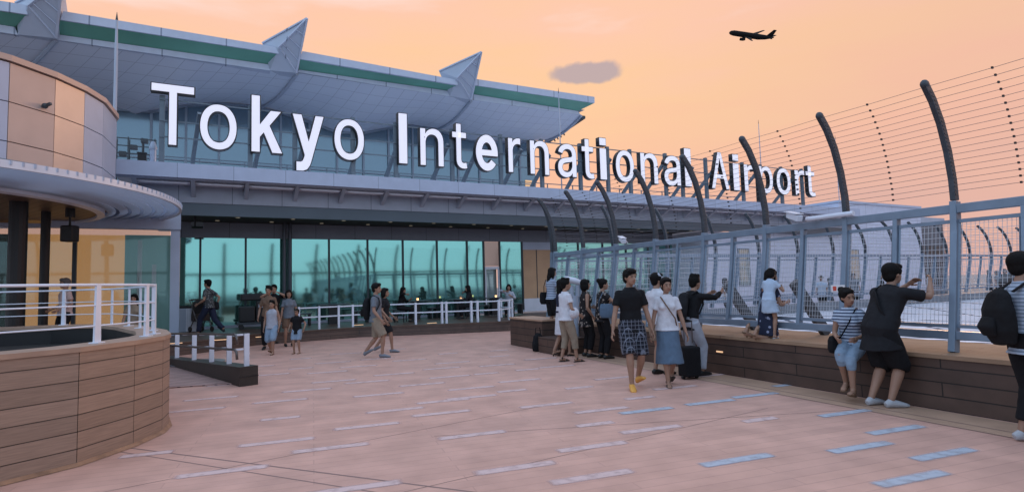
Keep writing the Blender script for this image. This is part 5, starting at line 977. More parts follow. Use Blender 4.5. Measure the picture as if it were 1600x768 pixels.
def person(label, loc, face, H=1.70, sex='m', detail=1, pel=None, lean=0, side=0, twist=0, fl=None, fr=None, hl=None, hr=None, head=(0, 0), toe=(0, 0), fyaw=(0, 0),
           top=None, bottom=None, shoes=None, hair='short', hairm=None, cap=None, kl=None, kr=None, el=None, er=None, build=1.0, seat=False, skin=None, group=None, collar=False):
    """local frame: +y is the way the figure faces, +x its right; all lengths for a height of 1.70, scaled afterwards.
    top = (kind, mat, hem z below shoulder, sleeve fraction); bottom = (kind, mat, leg fraction)"""
    S = H / 1.70; vox = {2: .0105, 1: .013, 0: .02}[detail] / 1
    f = sex == 'f'; bw = build
    e = empty('person', label, 'person', loc, -R_(face), group); M0 = Matrix.Scale(S, 4)
    sh_w = (.142 if f else .165) * (1 + (bw - 1) * .5); hip_w = .092
    P = Vector(pel) if pel else V(0, 0, .93)
    Rl = Matrix.Rotation(-R_(lean), 3, 'X') @ Matrix.Rotation(R_(side), 3, 'Y'); Rt = Rl @ Matrix.Rotation(-R_(twist), 3, 'Z')
    def sp(x, y, z, k=1.0):
        if z < 0: return P + (Rt if k > .4 else Rl) @ V(x, y, 0) + V(0, -z * lean * .004, z)
        return P + (Rt if k > .4 else Rl) @ V(x, y, z)     # along the spine above the pelvis
    neck = sp(0, -.005, .545); shl = sp(-sh_w, 0, .448); shr = sp(sh_w, 0, .448)
    FL = Vector(fl) if fl else V(-.10, .0, .085); FR = Vector(fr) if fr else V(.10, .02, .085)
    hipL, hipR = P + Rl @ V(-hip_w, 0, -.02), P + Rl @ V(hip_w, 0, -.02)
    kneeL, FL = ik(hipL, FL, .43, .41, Vector(kl) if kl else V(-.05, 1, .05)); kneeR, FR = ik(hipR, FR, .43, .41, Vector(kr) if kr else V(.05, 1, .05))
    HL = Vector(hl) if hl else V(-.25, .06, .80); HR = Vector(hr) if hr else V(.25, .06, .80)
    elL, HL = ik(shl, HL, .285, .25, Vector(el) if el else V(-.5, -1, -.2)); elR, HR = ik(shr, HR, .285, .25, Vector(er) if er else V(.5, -1, -.2))
    Rh = Rt @ Matrix.Rotation(-R_(head[0]), 3, 'Z') @ Matrix.Rotation(-R_(head[1] - lean * .8), 3, 'X')
    hc = neck + Rl @ V(0, .015, .015) + Rh @ V(0, .02, .120)
    def H_(x, y, z): return hc + Rh @ (V(x, y, z) * 1.05)
    # ---- body
    b = MB(); fx = Rt @ V(1, 0, 0)
    tors = [(-.06, .13, .10), (0.0, .158 if f else .152, .112), (.10, .142 if f else .148, .102), (.20, .122 if f else .138, .092), (.32, .142 if f else .158, .104), (.40, .152 if f else .172, .108), (.455, .138 if f else .160, .092), (.495, .098 if f else .112, .074), (.53, .062, .058)]
    b.tube([sp(0, (.008 if z > .25 else 0), z, z) for z, _, _ in tors], [(w * bw, dd * bw) for _, w, dd in tors], 16, flat=fx)
    if f: 
        for s in (-1, 1): b.ball(sp(s * .065, .085, .345), (.062, .05, .058), 10, 6)
    if bw > 1.08: b.ball(sp(0, .04, .14), (.14 * bw, .13 * bw, .16), 12, 8)
    b.tube([sp(0, -.01, .47), neck + Rl @ V(0, 0, .0), hc + Rh @ V(0, -.02, -.07)], [.062, .052 if not f else .045, .05 if not f else .043], 12)
    # head: skull, jaw, nose, ears
    b.ball(hc + Rh @ V(0, -.008, .025), (.079, .097, .097), 16, 12, Rh); b.ball(hc + Rh @ V(0, .030, -.035), (.060, .060, .074), 14, 10, Rh); b.ball(hc + Rh @ V(0, .062, -.085), (.026, .022, .022), 8, 6, Rh)
    b.tube([H_(0, .080, .012), H_(0, .104, -.022), H_(0, .088, -.034)], [.009, .015, .012], 8)
    for s in (-1, 1): b.ball(H_(s * .076, -.008, -.005), (.010, .020, .030), 8, 6, Rh)
    aw = .92 if f else 1.0
    for s, A, E_, Hh in ((-1, shl, elL, HL), (1, shr, elR, HR)):
        b.ball(A, (.052 * aw, .052 * aw, .052 * aw), 10, 8); b.tube([A, A.lerp(E_, .35), E_, E_.lerp(Hh, .25), E_.lerp(Hh, .7), Hh], [.050 * aw * bw, .046 * aw * bw, .037 * aw, .040 * aw, .030 * aw, .0235], 12)
    lw = 1.0 * (.96 if f else 1) * (1 + (bw - 1) * .6)
    feet = []
    for i, (A, Kn, Ft) in enumerate(((hipL, kneeL, FL), (hipR, kneeR, FR))):
        b.tube([A + V(0, 0, .03), A.lerp(Kn, .3), A.lerp(Kn, .7), Kn, Kn.lerp(Ft, .28), Kn.lerp(Ft, .65), Ft], [.086 * lw, .082 * lw, .062 * lw, .052 * lw, .056 * lw, .042 * lw, .034], 14)
        yw = R_(-fyaw[i]); pt = R_(-toe[i]); Rf = Matrix.Rotation(yw, 3, 'Z') @ Matrix.Rotation(pt, 3, 'X')
        b.tube([Ft + Rf @ V(0, -.055, -.045), Ft + Rf @ V(0, 0, -.030), Ft + Rf @ V(0, .07, -.045), Ft + Rf @ V(0, .14, -.060), Ft + Rf @ V(0, .175, -.066)], [(.026, .030), (.032, .040), (.037, .032), (.040, .022), (.030, .014)], 12, flat=V(1, 0, 0)); feet.append((Ft, Rf))
    # hands
    fingers = MB()
    for s, E_, Hh in ((-1, elL, HL), (1, elR, HR)):
        d = (Hh - E_).normalized(); n = Rt @ V(-s, .0, 0); n = (n - d * n.dot(d)); n = n.normalized() if n.length > .05 else V(0, 0, -1); w = d.cross(n)
        if w.dot(Rt @ V(0, 1, 0)) < 0: w = -w
        b.tube([Hh, Hh + d * .03, Hh + d * .085], [(.024, .018), (.036, .016), (.038, .013)], 10, flat=w)
        for q in range(4):
            o = Hh + d * .08 + w * (.027 - q * .018); ln_ = (.030, .034, .032, .025)[q]
            fingers.tube([o, o + d * ln_, o + d * ln_ * 1.8 + n * ln_ * .45, o + d * ln_ * 2.2 + n * ln_ * 1.05], [.0095, .009, .008, .0065], 6)
        o = Hh + d * .025 + w * .026; fingers.tube([o, o + d * .028 + w * .022 + n * .008, o + d * .055 + w * .026 + n * .022], [.012, .0105, .008], 6)
    b.v = [M0 @ v for v in b.v]; bm_ = b.mesh('body', voxel=vox * (1.0 if S > .8 else .8))
    if detail:
        fingers.v = [M0 @ v for v in fingers.v]; bb = bmesh.new(); bb.from_mesh(bm_); fm = fingers.mesh('f', smooth=True); bb.from_mesh(fm); bb.to_mesh(bm_); bb.free(); bm_.shade_smooth()
    body = part('body', bm_, skin or SKIN, e)
    if detail:
        m = MB()
        for s in (-1, 1): m.ball(H_(s * .030, .078, .012), (.013, .008, .006), 8, 6, Rh); m.tube([H_(s * .016, .084, .032), H_(s * .048, .072, .034)], .0045, 6)
        m.v = [M0 @ v for v in m.v]; part('eyes', m, EYEM, e)
        m = MB(); m.tube([H_(-.022, .079, -.052), H_(0, .088, -.052), H_(.022, .079, -.052)], [(.003, .003), (.005, .006), (.003, .003)], 6); m.v = [M0 @ v for v in m.v]; part('mouth', m, LIP, e)
    def C_(name, m, mt, vx=None, rough=.0065):
        m.v = [M0 @ v for v in m.v]; return part(name, m, mt, e, voxel=vx or vox, rough=rough if detail else 0)
    # hair
    if hair:
        m = MB(); m.ball(H_(0, -.026, .044), (.096, .106, .100), 18, 14, Rh)
        if hair in ('short',): m.ball(H_(0, -.055, -.01), (.084, .062, .085), 12, 8, Rh); m.ball(H_(0, .042, .088), (.078, .056, .044), 12, 8, Rh); [m.tube([H_(s_ * .074, .02, .06), H_(s_ * .080, .01, -.005)], [.026, .014], 8) for s_ in (-1, 1)]
        if hair == 'messy':
            for k in range(14): a = k * 2.4; m.ball(H_(.055 * math.cos(a), -.02 + .065 * math.sin(a), .09 + .02 * (k % 3)), .032, 8, 6)
            m.ball(H_(0, -.055, -.01), (.078, .06, .08), 12, 8, Rh)
        if hair in ('bob', 'long'):
            lo = -.10 if hair == 'bob' else -.22
            m.ball(H_(0, -.05, -.03), (.102, .078, .12), 12, 8, Rh); m.ball(H_(0, .042, .084), (.082, .048, .044), 12, 8, Rh)
            for s in (-1, 1): m.tube([H_(s * .07, .0, .04), H_(s * .085, .0, -.04), H_(s * .08, -.01, lo)], [.038, .036, .020], 8)
            if hair == 'long': m.tube([H_(0, -.06, 0), H_(0, -.085, -.12), H_(0, -.085, -.25)], [(.08, .05), (.085, .045), (.05, .025)], 12, flat=fx)
        if hair in ('tied', 'bun'): m.ball(H_(0, -.05, -.02), (.076, .055, .07), 12, 8, Rh); m.ball(H_(0, .036, .088), (.076, .046, .036), 10, 8, Rh)
        if hair == 'bun': m.ball(H_(0, -.115, .085), (.052, .052, .050), 10, 8)
        if hair == 'tied': m.tube([H_(0, -.10, .03), H_(.0, -.14, .0), H_(0, -.13, -.10)], [.03, .034, .012], 8); m.tube([H_(.06, .02, .03), H_(.075, .02, -.05)], [.018, .010], 8)
        C_('hair', m, hairm or HAIR, vox * .9, .005)
    if cap:
        m = MB(); m.ball(H_(0, -.012, .055), (.092, .104, .082), 16, 12, Rh); m.tube([H_(0, .06, .045), H_(0, .12, .038), H_(0, .165, .028)], [(.075, .014), (.07, .010), (.04, .008)], 12, flat=Rh @ V(1, 0, 0)); C_('cap', m, cap, vox * .8, 0)
    # top
    ex = .016
    if top:
        kind, tm_, hem, slv = top; m = MB(); fl_ = 1.0 if kind != 'loose' else 1.12
        zz = [(hem, .156 * fl_ + .014, .122 * fl_ + (.035 if kind == 'loose' and bw > 1.08 else .014))] + [(z, w * (fl_ if z < .3 else 1), dd * (fl_ if z < .3 else 1)) for z, w, dd in tors if z > hem + .03 and z < .50] + [(.520, .072, .064), (.545, .060, .058)]
        m.tube([sp(0, (.008 if z > .25 else 0), z, z) for z, _, _ in zz], [((w + ex) * bw, (dd + ex) * bw) for _, w, dd in zz], 20, flat=fx)
        if f:
            for s in (-1, 1): m.ball(sp(s * .065, .09, .345), (.070, .055, .066), 10, 6)
        if bw > 1.08: m.ball(sp(0, .04, .14), (.15 * bw, .135 * bw, .17), 12, 8)
        for A, E_, Hh in ((shl, elL, HL), (shr, elR, HR)):
            if slv <= 0: continue
            m.ball(A, .062 * bw, 12, 8); u = min(slv, 1.0)
            pts = [sp(0, 0, .43).lerp(A, .6), A, A.lerp(E_, u * .5), A.lerp(E_, u)]; rd = [.056, .060 * bw, .060 * bw, .057 * bw + (.008 if slv < 1 else 0)]
            if slv > 1: pts += [E_.lerp(Hh, (slv - 1) * .5), E_.lerp(Hh, slv - 1)]; rd[-1] = .050; rd += [.046, .036]
            m.tube(pts, rd, 14)
        C_('shirt' if kind in ('shirt', 'loose') else kind, m, tm_)
        if collar:
            m = MB(); m.tube([neck + Rl @ V(0, -.005, -.045), neck + Rl @ V(0, 0, .018)], [.070, .060], 16); C_('collar', m, tm_, vox * .8, 0)
    if bottom:
        kind, bm__, fr_ = bottom; m = MB()
        if kind in ('skirt', 'dress'):
            mid = (kneeL + kneeR) / 2; low = (FL + FR) / 2; t1 = fr_; drop = mid if t1 <= 1 else mid.lerp(low, t1 - 1); drop = P.lerp(mid, t1) if t1 <= 1 else drop
            spread = abs((kneeL - kneeR).x) * .5; sy = abs((kneeL - kneeR).y) * .5 * min(1, t1)
            y0 = .10 if kind == 'skirt' else .2
            m.tube([sp(0, 0, y0, 0), sp(0, 0, .02, 0), P.lerp(drop, .5), drop], [(.150 * bw, .108 * bw), (.176 * bw, .135 * bw), (.19 * bw, .15 + sy * .5), (.20 + spread * .3, .155 + sy)], 24, flat=Rl @ V(1, 0, 0))
        else:
            ww = {'trousers': (.018, .022), 'shorts': (.026, .040), 'tight': (.010, .012)}[kind]
            m.tube([sp(0, 0, z, 0) for z in (-.08, -.02, .06, .12)], [(.15 * bw, .118 * bw), (.172 * bw, .130 * bw), (.168 * bw, .124 * bw), (.152 * bw, .112 * bw)], 20, flat=Rl @ V(1, 0, 0))
            for A, Kn, Ft in ((hipL, kneeL, FL), (hipR, kneeR, FR)):
                u = min(1, fr_); pts = [A + V(0, 0, .03), A.lerp(Kn, .3 * u), A.lerp(Kn, .7 * u), A.lerp(Kn, u)]; rd = [.092 * lw + ww[0] * .5, .088 * lw + ww[0], .072 * lw + ww[1], .062 * lw + ww[1]]
                if fr_ > 1: g_ = fr_ - 1; pts += [Kn.lerp(Ft, g_ * .4), Kn.lerp(Ft, g_ * .8), Kn.lerp(Ft, g_)]; rd += [.060 * lw + ww[1] * .8, .050 * lw + ww[1] * .9, .046 * lw + ww[1]]
                m.tube(pts, rd, 16)
        C_(kind if kind != 'tight' else 'trousers', m, bm__)
    if shoes:
        st_, sm_ = shoes
        for Ft, Rf in feet:
            m = MB()
            if st_ == 'shoe':
                m.tube([Ft + Rf @ V(0, -.07, -.05), Ft + Rf @ V(0, -.02, -.030), Ft + Rf @ V(0, .07, -.042), Ft + Rf @ V(0, .15, -.056), Ft + Rf @ V(0, .20, -.064)], [(.030, .034), (.040, .050), (.045, .040), (.047, .028), (.032, .018)], 14, flat=V(1, 0, 0))
                C_('shoe', m, sm_, vox * .8, 0)
            elif st_ == 'sandal':
                m.tube([Ft + Rf @ V(0, -.075, -.076), Ft + Rf @ V(0, .06, -.076), Ft + Rf @ V(0, .15, -.076), Ft + Rf @ V(0, .195, -.076)], [(.034, .011), (.040, .011), (.046, .011), (.03, .010)], 12, flat=V(1, 0, 0))
                m.tube([Ft + Rf @ V(0, .085, -.058), Ft + Rf @ V(0, .125, -.064)], [(.046, .036), (.047, .030)], 14, flat=V(1, 0, 0)); m.tube([Ft + Rf @ V(0, -.02, -.012), Ft + Rf @ V(0, .012, -.016)], [(.038, .046), (.038, .046)], 12, flat=V(1, 0, 0))
                C_('sandal', m, sm_, vox * .7, 0)
            elif st_ == 'heel':
                m.tube([Ft + Rf @ V(0, -.05, -.05), Ft + Rf @ V(0, .05, -.062), Ft + Rf @ V(0, .19, -.072)], [(.030, .030), (.036, .022), (.022, .012)], 12, flat=V(1, 0, 0)); m.tube([Ft + Rf @ V(0, -.055, -.06), Ft + Rf @ V(0, -.06, -.10)], [.014, .007], 8); C_('shoe', m, sm_, vox * .7, 0)
    J = dict(P=P, neck=neck, shl=shl, shr=shr, HL=HL, HR=HR, hc=hc, sp=sp, Rt=Rt, S=S, e=e, FL=FL, FR=FR, elL=elL, elR=elR)
    J['W'] = lambda v: MW[e.name] @ (Vector(v) * S)
    return J
def gpos(x, y, z=0.0): return atz(x, y, z)
def at_depth(x, D_, z): d = ray(x, 440); s = D_ / d.y; return Vector((d.x * s, D_, z))
def yaw_to(p): return math.degrees(math.atan2(p.x, p.y))
def worn(name, mb, mt, J, label, cat, **k):         # something carried: a thing of its own, built in the bearer's frame
    mb.v = [J['W'](v) for v in mb.v]; c = sum(mb.v, Vector()) / len(mb.v); return solo(name, mb, mt, label, cat, loc=c, **k)
def strap_mb(pts, w=.018, t=.006, nrm=None): m = MB(); m.tube(pts, [(w, t)] * len(pts), 8, flat=nrm); return m
def backpack(J, label, mt=K_black, s=1.0):
    sp = J['sp']; e = empty('backpack', label, 'backpack', J['W'](sp(0, -.2, .25)), 0)
    def q(name, m, **k): m.v = [J['W'](v) for v in m.v]; part(name, m, mt, e, world=True, **k)
    m = MB(); m.tube([sp(0, -.19, .02 - .04 * s), sp(0, -.215, .10), sp(0, -.215, .28), sp(0, -.195, .42), sp(0, -.17, .47)], [(.12 * s, .07 * s), (.155 * s, .105 * s), (.15 * s, .10 * s), (.11 * s, .075), (.05, .04)], 14, flat=J['Rt'] @ V(1, 0, 0)); q('bag_body', m, voxel=.012, rough=.006)
    m = MB(); m.tube([sp(0, -.30, .05), sp(0, -.325, .13), sp(0, -.30, .22)], [(.09, .03), (.11, .05), (.09, .03)], 12, flat=J['Rt'] @ V(1, 0, 0)); q('pocket', m, voxel=.012, rough=.004)
    for s_ in (-1, 1): m = strap_mb([sp(s_ * .09, -.14, .45), sp(s_ * .10, -.03, .535), sp(s_ * .11, .10, .47), sp(s_ * .12, .135, .34), sp(s_ * .15, .05, .16), sp(s_ * .13, -.12, .06)], .024, .008, J['Rt'] @ V(1, 0, 0)); q('strap', m, smooth=True)
    return e
def shoulder_bag(J, side, label, mt=K_black, size=(.15, .06, .12), z=-.05, y=0.0, cross=True, out=.22):
    sp = J['sp']; e = empty('shoulder_bag', label, 'bag', J['W'](sp(side * out, y, z)), 0)
    def q(name, m, **k): m.v = [J['W'](v) for v in m.v]; part(name, m, mt, e, world=True, **k)
    c = sp(side * out, y, z); a, b_, h = size; fx = J['Rt'] @ V(0, 1, 0)
    m = MB(); m.tube([c + V(0, 0, -h), c + V(0, 0, -h * .5), c + V(0, 0, h * .5), c + V(0, 0, h)], [(a * .8, b_ * .8), (a, b_), (a * .95, b_ * .9), (a * .8, b_ * .6)], 12, flat=fx); q('bag_body', m, voxel=.011, rough=.005)
    o = -side if cross else side
    pts = [c + V(0, .06, h * .8), sp(side * .10, .17, .14), sp(o * .02 if cross else side * .13, .155, .34), sp(o * .10 if cross else side * .14, .06, .515), sp(o * .09 if cross else side * .14, -.07, .50), sp(0 if cross else side * .13, -.145, .33), sp(side * .12, -.15, .10), c + V(0, -.06, h * .8)]
    m = strap_mb(pts, .014, .006, J['Rt'] @ V(1, 0, 0)); q('strap', m, smooth=True); return e

FY = math.degrees(math.atan2(FN.x, FN.y))       # yaw towards the fence
# ---- the couple walking towards us
J = person('person walking towards us in a black polo shirt, plaid shorts and yellow shoes', gpos(990, 605), 176, 1.78, 'm', 2, pel=(0, 0, .905), fl=(-.11, -.13, .13), fr=(.07, .17, .085), hl=(-.30, .05, .80), hr=(.30, .08, .79), head=(-22, 2), toe=(-22, 6), fyaw=(-8, 8),
           top=('shirt', K_black, -.10, .62), bottom=('shorts', K_plaid, 1.0), shoes=('shoe', S_yel), hair='short')
J = person('person in a white blouse and mid-blue denim skirt walking beside the person in black', gpos(1047, 601), 186, 1.62, 'f', 2, pel=(0, 0, .915), fl=(-.06, -.20, .12), fr=(.05, .14, .085), hl=(-.29, .08, .80), hr=(.27, .05, .82), head=(-14, 4), toe=(-25, 4),
           top=('loose', K_white, -.04, .58), bottom=('skirt', K_denim, 1.35), shoes=('sandal', S_dark), hair='tied')
sp = J['sp']; worn('bag_strap', strap_mb([sp(-.15, .05, -.02), sp(-.10, .17, .16), sp(0, .18, .32), sp(.10, .10, .50), sp(.09, -.06, .50), sp(0, -.13, .36), sp(-.13, -.12, .08), sp(-.15, .05, -.02)], .011, .006, J['Rt'] @ V(1, 0, 0)), K_brown, J, 'thin brown bag strap across the white blouse', 'bag strap', smooth=True)
# ---- behind them, facing the fence
person('person in a white shirt, shorts and pale cap behind the walking couple, facing the fence', at_depth(1025, 9.75, 0), FY - 8, 1.70, 'm', 1, pel=(0, 0, .925), fl=(-.10, 0, .085), fr=(.11, .06, .085), hl=(-.22, .22, 1.02), hr=(.22, .20, 1.0), head=(25, 0), top=('loose', K_white, -.06, .6), bottom=('shorts', K_khaki, .75), shoes=('shoe', S_dark), hair='short', cap=K_lgrey)
J = person('person in a black hooded jacket leaning to the fence with both arms raised', at_depth(1074, 9.55, 0), FY, 1.68, 'm', 1, pel=(0, .0, .90), lean=14, fl=(-.10, -.05, .085), fr=(.10, .14, .085), hl=(-.13, .58, 1.36), hr=(.16, .60, 1.40), head=(0, 4), top=('jacket', K_black, -.12, 1.85), bottom=('trousers', K_lgrey, 1.92), shoes=('shoe', S_dark), hair='messy', el=(-1, -.2, -.8), er=(1, -.2, -.8))
backpack(J, 'small black backpack on the person with raised arms', K_char, .8)
p = at_depth(1071, 9.3, 0); e = empty('suitcase', 'black upright suitcase on the deck beside the person with raised arms', 'suitcase', p, R_(20))
m = MB(); m.box((-.15, -.12, .04), (.15, .12, .52)); part('shell', m, K_black, e, bevel=.03); m = MB(); m.tube([(-.08, 0, .57), (-.08, 0, .92), (.08, 0, .92), (.08, 0, .57)], .010, 8); part('handle', m, M_rail, e)
for x in (-.13, .13): m = MB(); m.tube([(x, -.02, .03), (x, .02, .03)], .03, 12); part('wheel', m, M_black, e)
# ---- the girl standing and the person kneeling on the bench
gp = NP(2.42, -.17, .652)
J = person('child in a pale blue dress standing on the bench looking through the fence', gp, FY - 6, 1.08, 'f', 1, pel=(0, 0, .93), lean=12, fl=(-.08, 0, .085), fr=(.09, .02, .085), hl=(-.12, .33, 1.26), hr=(.16, .36, 1.24), head=(20, 10), top=('dress', K_pale, -.02, .55), bottom=('dress', K_pale, .66), shoes=('sandal', S_white), hair='bob')
kp = NP(2.52, .02, .652)
person('person in a dark floral dress kneeling on the bench behind the child', kp, 76, 1.52, 'f', 1, pel=(0, -.10, .40), lean=8, fl=(-.12, -.52, .10), fr=(.10, -.50, .07), kl=(0, 1, -1.6), kr=(0, 1, -1.6), hl=(-.12, .22, .60), hr=(.10, .24, .62), head=(10, 5), toe=(-75, -75), top=('dress', K_flor2, -.05, .5), bottom=('dress', K_flor2, .80), shoes=('sandal', S_tan), hair='bob')
# ---- the seated person and the big person in black
sp_ = NP(.98, -.40, 0)
J = person('person in a striped tee and cropped jeans sitting on the bench edge', sp_, FY + 180 - 18, 1.60, 'f', 2, pel=(0, -.05, .735), lean=12, fl=(-.07, .34, .16), fr=(.05, .20, .24), hl=(-.16, .30, .86), hr=(.10, .28, .84), head=(-48, 12), kl=(.05, 1, .6), kr=(-.05, 1, .6), toe=(-14, 8), top=('shirt', K_strp, -.02, .42), bottom=('tight', K_ldenim, 1.35), shoes=('sandal', S_tan), hair='bun')
shoulder_bag(J, 1, 'black shoulder bag on the lap of the seated person in the striped tee', K_black, (.16, .09, .12), .02, .10, True, .20)
J = person('heavy-set person in a black shirt leaning to the fence with raised arms', NP(.50, -.63, 0), FY + 14, 1.80, 'm', 2, pel=(0, .02, .88), lean=24, fl=(-.09, -.06, .085), fr=(.09, .03, .085), hl=(-.08, .56, 1.38), hr=(.16, .62, 1.40), el=(-1, .0, -.7), er=(1, 0.2, -.9), head=(0, -4), build=1.16, top=('loose', K_char, -.22, .75), bottom=('shorts', K_black, 1.12), shoes=('shoe', S_white), hair='short', fyaw=(-6, 10))
sp = J['sp']; worn('bag_strap', strap_mb([sp(.18, .02, .0), sp(.09, -.16, .2), sp(-.06, -.15, .42), sp(-.13, -.03, .53), sp(-.09, .12, .46)], .022, .006, J['Rt'] @ V(1, 0, 0)), K_black, J, 'black strap across the back of the heavy-set person', 'bag strap', smooth=True)
# ---- at the right picture edge
J = person('person in a fine striped shirt wearing a black backpack at the right picture edge', gpos(1619, 693), 98, 1.74, 'm', 2, fl=(-.10, -.04, .085), fr=(.10, .06, .085), hl=(-.20, .26, 1.05), hr=(.20, .28, 1.05), top=('shirt', K_strp2, -.12, .62), bottom=('trousers', K_black, 1.75), shoes=('shoe', S_white), hair='short', pel=(0, 0, .925))
backpack(J, 'black backpack on the person at the right picture edge', K_black, 1.05)
# ---- the group at the far end of the bench
D0 = 13.3
J = person('person in a striped top and black shorts standing on the step box', at_depth(861, 13.9, .362), 60, 1.60, 'f', 1, fl=(-.10, -.05, .085), fr=(.10, .08, .085), hl=(-.20, .26, 1.02), hr=(.13, .22, 1.32), er=(.6, -.3, -1), head=(10, 8), top=('shirt', K_strp, -.02, .5), bottom=('shorts', K_black, .98), shoes=('shoe', S_dark), hair='long', pel=(0, 0, .925))
shoulder_bag(J, -1, 'large black handbag hanging from the shoulder of the person on the step', K_black, (.17, .08, .16), .02, -.06, False, .22)
p = at_depth(838, 13.6, 0); e = empty('floor_bag', 'black bag leaning on the end of the bench block', 'bag', p, .3); m = MB(); m.tube([(0, 0, .01), (0, 0, .15), (0, 0, .36), (.01, 0, .44)], [(.14, .10), (.16, .12), (.12, .08), (.05, .03)], 12); part('bag_body', m, K_black, e, voxel=.015, rough=.006); m = MB(); m.tube([(-.07, 0, .4), (-.05, 0, .56), (.05, 0, .56), (.07, 0, .4)], .010, 6); part('handle', m, K_black, e)
person('person in a white dress and black heels half hidden in the group by the bench', at_depth(876, 12.6, 0), 70, 1.66, 'f', 1, pel=(0, 0, .925), fl=(-.06, -.20, .11), fr=(.06, .14, .085), hl=(-.2, .2, .95), hr=(.2, .1, .9), toe=(-25, 0), top=('dress', K_navy, .06, .4), bottom=('dress', K_white, .95), shoes=('heel', S_dark), hair='long')
J = person('person in a white tee and rolled khaki trousers seen from behind in the group', gpos(886, 565), 62, 1.66, 'f', 1, pel=(0, 0, .925), fl=(-.12, -.05, .085), fr=(.13, .16, .085), hl=(-.22, .10, .82), hr=(.20, .22, .98), head=(15, 4), top=('loose', K_white, -.06, .55), bottom=('trousers', K_khaki, 1.55), shoes=('sandal', S_dark), hair='messy')
m = MB(); sp = J['sp']; m.ball(sp(.20, .08, .10), (.09, .12, .12), 12, 8); worn('white_tote', m, K_white, J, 'white cloth bag at the hip of the person in khaki trousers', 'bag', voxel=.015, rough=.01)
person('person in a dark floral sleeveless dress and white blouse in the middle of the group', at_depth(913, 12.35, 0), 75, 1.64, 'f', 1, hl=(-.18, .22, 1.1), hr=(.2, .1, .9), top=('loose', K_flor, -.25, .0), bottom=('trousers', K_black, 1.8), shoes=('shoe', S_dark), hair='bob', pel=(0, 0, .925))
J = person('person in a patterned top with a bun and a blue bag reaching towards the fence', at_depth(938, 12.0, 0), 70, 1.64, 'f', 1, lean=4, hl=(-.12, .50, 1.12), hr=(.20, .46, 1.18), head=(10, 4), top=('loose', K_flor, -.12, .35), bottom=('trousers', K_black, 1.92), shoes=('shoe', S_dark), hair='bun', pel=(0, 0, .925), er=(1, -.5, -.8))
shoulder_bag(J, 1, 'blue shoulder bag carried by the person with the bun', K_denim, (.18, .08, .15), .12, .0, False, .22)
# ---- mid-deck couple with backpack
J = person('person in a grey tee and khaki shorts with a black backpack walking to the right', gpos(588, 558), 92, 1.72, 'm', 1, pel=(0, 0, .90), fl=(-.08, -.28, .13), fr=(.08, .16, .085), hl=(-.22, .22, .90), hr=(.24, .18, .88), toe=(-32, 0), top=('loose', K_grey, -.08, .7), bottom=('shorts', K_khaki, .98), shoes=('shoe', S_grey), hair='short')
backpack(J, 'black backpack on the person walking to the right across the deck', K_black, .95)
person('person in dark clothes walking just behind the one with the backpack', at_depth(600, 14.3, 0), 92, 1.60, 'f', 1, pel=(0, 0, .90), fl=(-.08, -.28, .13), fr=(.08, .22, .085), hl=(-.22, .20, .92), hr=(.22, .1, .85), toe=(-28, 0), top=('loose', K_char, -.08, .6), bottom=('shorts', K_char, .9), shoes=('shoe', S_grey), hair='bob')
# ---- the children and the family behind them
person('child in a grey tank top and pale shorts walking towards us', gpos(425, 553), 178, 1.36, 'm', 1, pel=(0, 0, .90), fl=(-.09, .16, .085), fr=(.10, -.18, .12), toe=(0, -20), hl=(-.24, .05, .84), hr=(.25, .02, .84), top=('loose', K_lgrey, -.08, .0), bottom=('shorts', K_ldenim, 1.12), shoes=('sandal', S_tan), hair='messy')
person('smaller child in a black tee and a cap beside the child in the tank top', gpos(464, 552), 182, 1.12, 'm', 1, hl=(-.30, .05, .95), hr=(.30, .05, .95), top=('loose', K_black, -.16, .6), bottom=('shorts', K_ldenim, .9), shoes=('sandal', S_tan), hair='short', cap=K_brown, pel=(0, 0, .925))
person('person in a brown short-sleeved shirt standing behind the child in the tank top', at_depth(420, 15.9, 0), 170, 1.72, 'f', 1, hl=(-.26, .04, .8), hr=(.24, .12, .9), top=('loose', K_brown, -.10, .65), bottom=('trousers', K_black, 1.9), shoes=('shoe', S_dark), hair='messy', pel=(0, 0, .925))
person('person in black with both hands raised to the face behind the person in brown', at_depth(428, 17.6, .0), 160, 1.78, 'm', 1, hl=(-.12, .24, 1.50), hr=(.12, .24, 1.50), el=(-1, .2, -.4), er=(1, .2, -.4), top=('shirt', K_black, -.1, .7), bottom=('trousers', K_black, 1.9), shoes=('shoe', S_dark), hair='short', pel=(0, 0, .925))
person('person in a grey-blue tee and dark shorts turned away near the twin column', at_depth(451, 16.6, 0), 150, 1.60, 'f', 1, hl=(-.2, .2, .95), hr=(.24, .1, .85), top=('loose', K_grey, -.06, .6), bottom=('shorts', K_brown, .8), shoes=('shoe', S_dark), hair='bob', pel=(0, 0, .925))
J = person('person in a patterned shirt striding left along the teal glass with a shoulder bag', at_depth(327, 17.2, .35), -88, 1.68, 'm', 1, pel=(0, 0, .88), lean=3, fl=(-.08, .28, .085), fr=(.08, -.42, .16), toe=(4, -40), hl=(-.22, .22, .95), hr=(.22, -.12, .9), top=('loose', K_patt, -.06, .65), bottom=('trousers', K_navy, 1.92), shoes=('shoe', S_dark), hair='short')
shoulder_bag(J, 1, 'dark shoulder bag on the hip of the striding person', K_char, (.15, .08, .12), .0, -.05, True, .22)
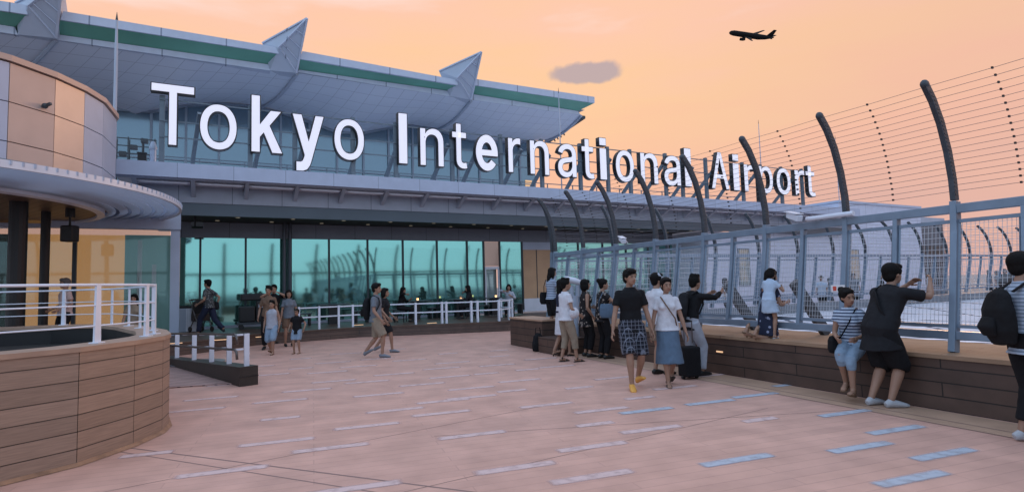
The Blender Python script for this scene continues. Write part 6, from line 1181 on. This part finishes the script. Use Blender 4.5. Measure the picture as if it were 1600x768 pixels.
# ---- seated at the terrace tables
def seated(x, D_, face, label, clab, tm_, hair='long', **k):
    p = at_depth(x, D_, .35); b = empty('terrace_chair', clab, 'stool', p, -R_(face))
    m = MB(); m.box((-.2, -.2, .38), (.2, .2, .42)); part('seat', m, M_dark, b)
    for sx in (-.17, .17):
        for sy in (-.17, .17): m = MB(); m.box((sx - .015, sy - .015, 0), (sx + .015, sy + .015, .38)); part('leg', m, M_black, b)
    return person(label, p, face, 1.62, 'f', 1, pel=(0, 0, .54), lean=k.get('lean', 8), fl=(-.12, .36, .085), fr=(.10, .40, .085), kl=(-.1, .6, 1), kr=(.1, .6, 1), hl=(-.12, .36, .86), hr=k.get('hr', (.12, .30, 1.06)), head=(0, 6), top=('loose', tm_, -.02, 1.6), bottom=('trousers', K_black, 1.9), shoes=('shoe', S_dark), hair=hair)
seated(625, 20.9, 95, 'person in black with long hair drinking at a terrace table', 'small dark seat under the drinking person in black', K_black)
seated(735, 22.0, -95, 'person in dark grey seated right of the candle table facing left', 'small dark seat right of the candle table', K_char)
seated(795, 22.6, 185, 'person in a pale grey top seated by the last glass pane, facing us', 'small dark seat by the last glass pane', K_lgrey)
# ---- beyond the round railing, by the entrance
person('person in a pinkish shirt standing inside the entrance beyond the white railing', at_depth(103, 13.2, .35), -150, 1.66, 'm', 1, hl=(-.22, .2, 1.0), hr=(.2, .2, 1.0), top=('loose', K_pink, -.08, .6), bottom=('trousers', K_black, 1.9), shoes=('shoe', S_dark), hair='short', hairm=mat('hair_grey', (.08, .07, .07), .6), pel=(0, 0, .925))
person('person in a tan top sitting low behind the right end of the round railing', at_depth(210, 14.2, .0), 160, 1.6, 'f', 1, hl=(-.2, .3, .9), hr=(.2, .3, .9), top=('loose', K_khaki, -.06, .6), bottom=('trousers', K_black, 1.9), shoes=('shoe', S_dark), hair='long', pel=(0, 0, .925))
# ---- far visitors behind the second fence
rq = random.Random(11); FARL = [(1132, 'white', 1.6), (1146, 'dark', 1.68), (1188, 'dark', 1.55), (1283, 'pale', 1.6), (1296, 'dark', 1.5), (1334, 'grey', 1.66), (1376, 'dark', 1.62), (1452, 'white', 1.64), (1546, 'dark', 1.66), (1558, 'grey', 1.6), (1571, 'dark', 1.7), (1584, 'pale', 1.55)]
FTX = {'white': (K_white, 'white'), 'dark': (K_black, 'black'), 'pale': (K_pale, 'pale blue'), 'grey': (K_grey, 'grey')}
for i, (x, c, h) in enumerate(FARL):
    # stand on the deck just behind the second fence
    d = ray(x, 440); P_ = GA + MA * (KD - 1.1 - .5 * (i % 3)); q = atp(x, 440, P_, EA); q.z = 0
    person('distant person in a %s top seen through the mesh, %s' % (FTX[c][1], ('first', 'second', 'third', 'fourth', 'fifth', 'sixth', 'seventh', 'eighth', 'ninth', 'tenth', 'eleventh', 'twelfth')[i] + ' from left'), q, rq.choice((150, 200, 240, 120)), h, rq.choice('mf'), 0,
           top=('loose', FTX[c][0], -.06, .6), bottom=('trousers', K_char, 1.9), shoes=None, hair='short' if i % 2 else 'bob', pel=(0, 0, .925), group='distant visitors behind the second fence')

bpy.data.scenes.remove(TMP)
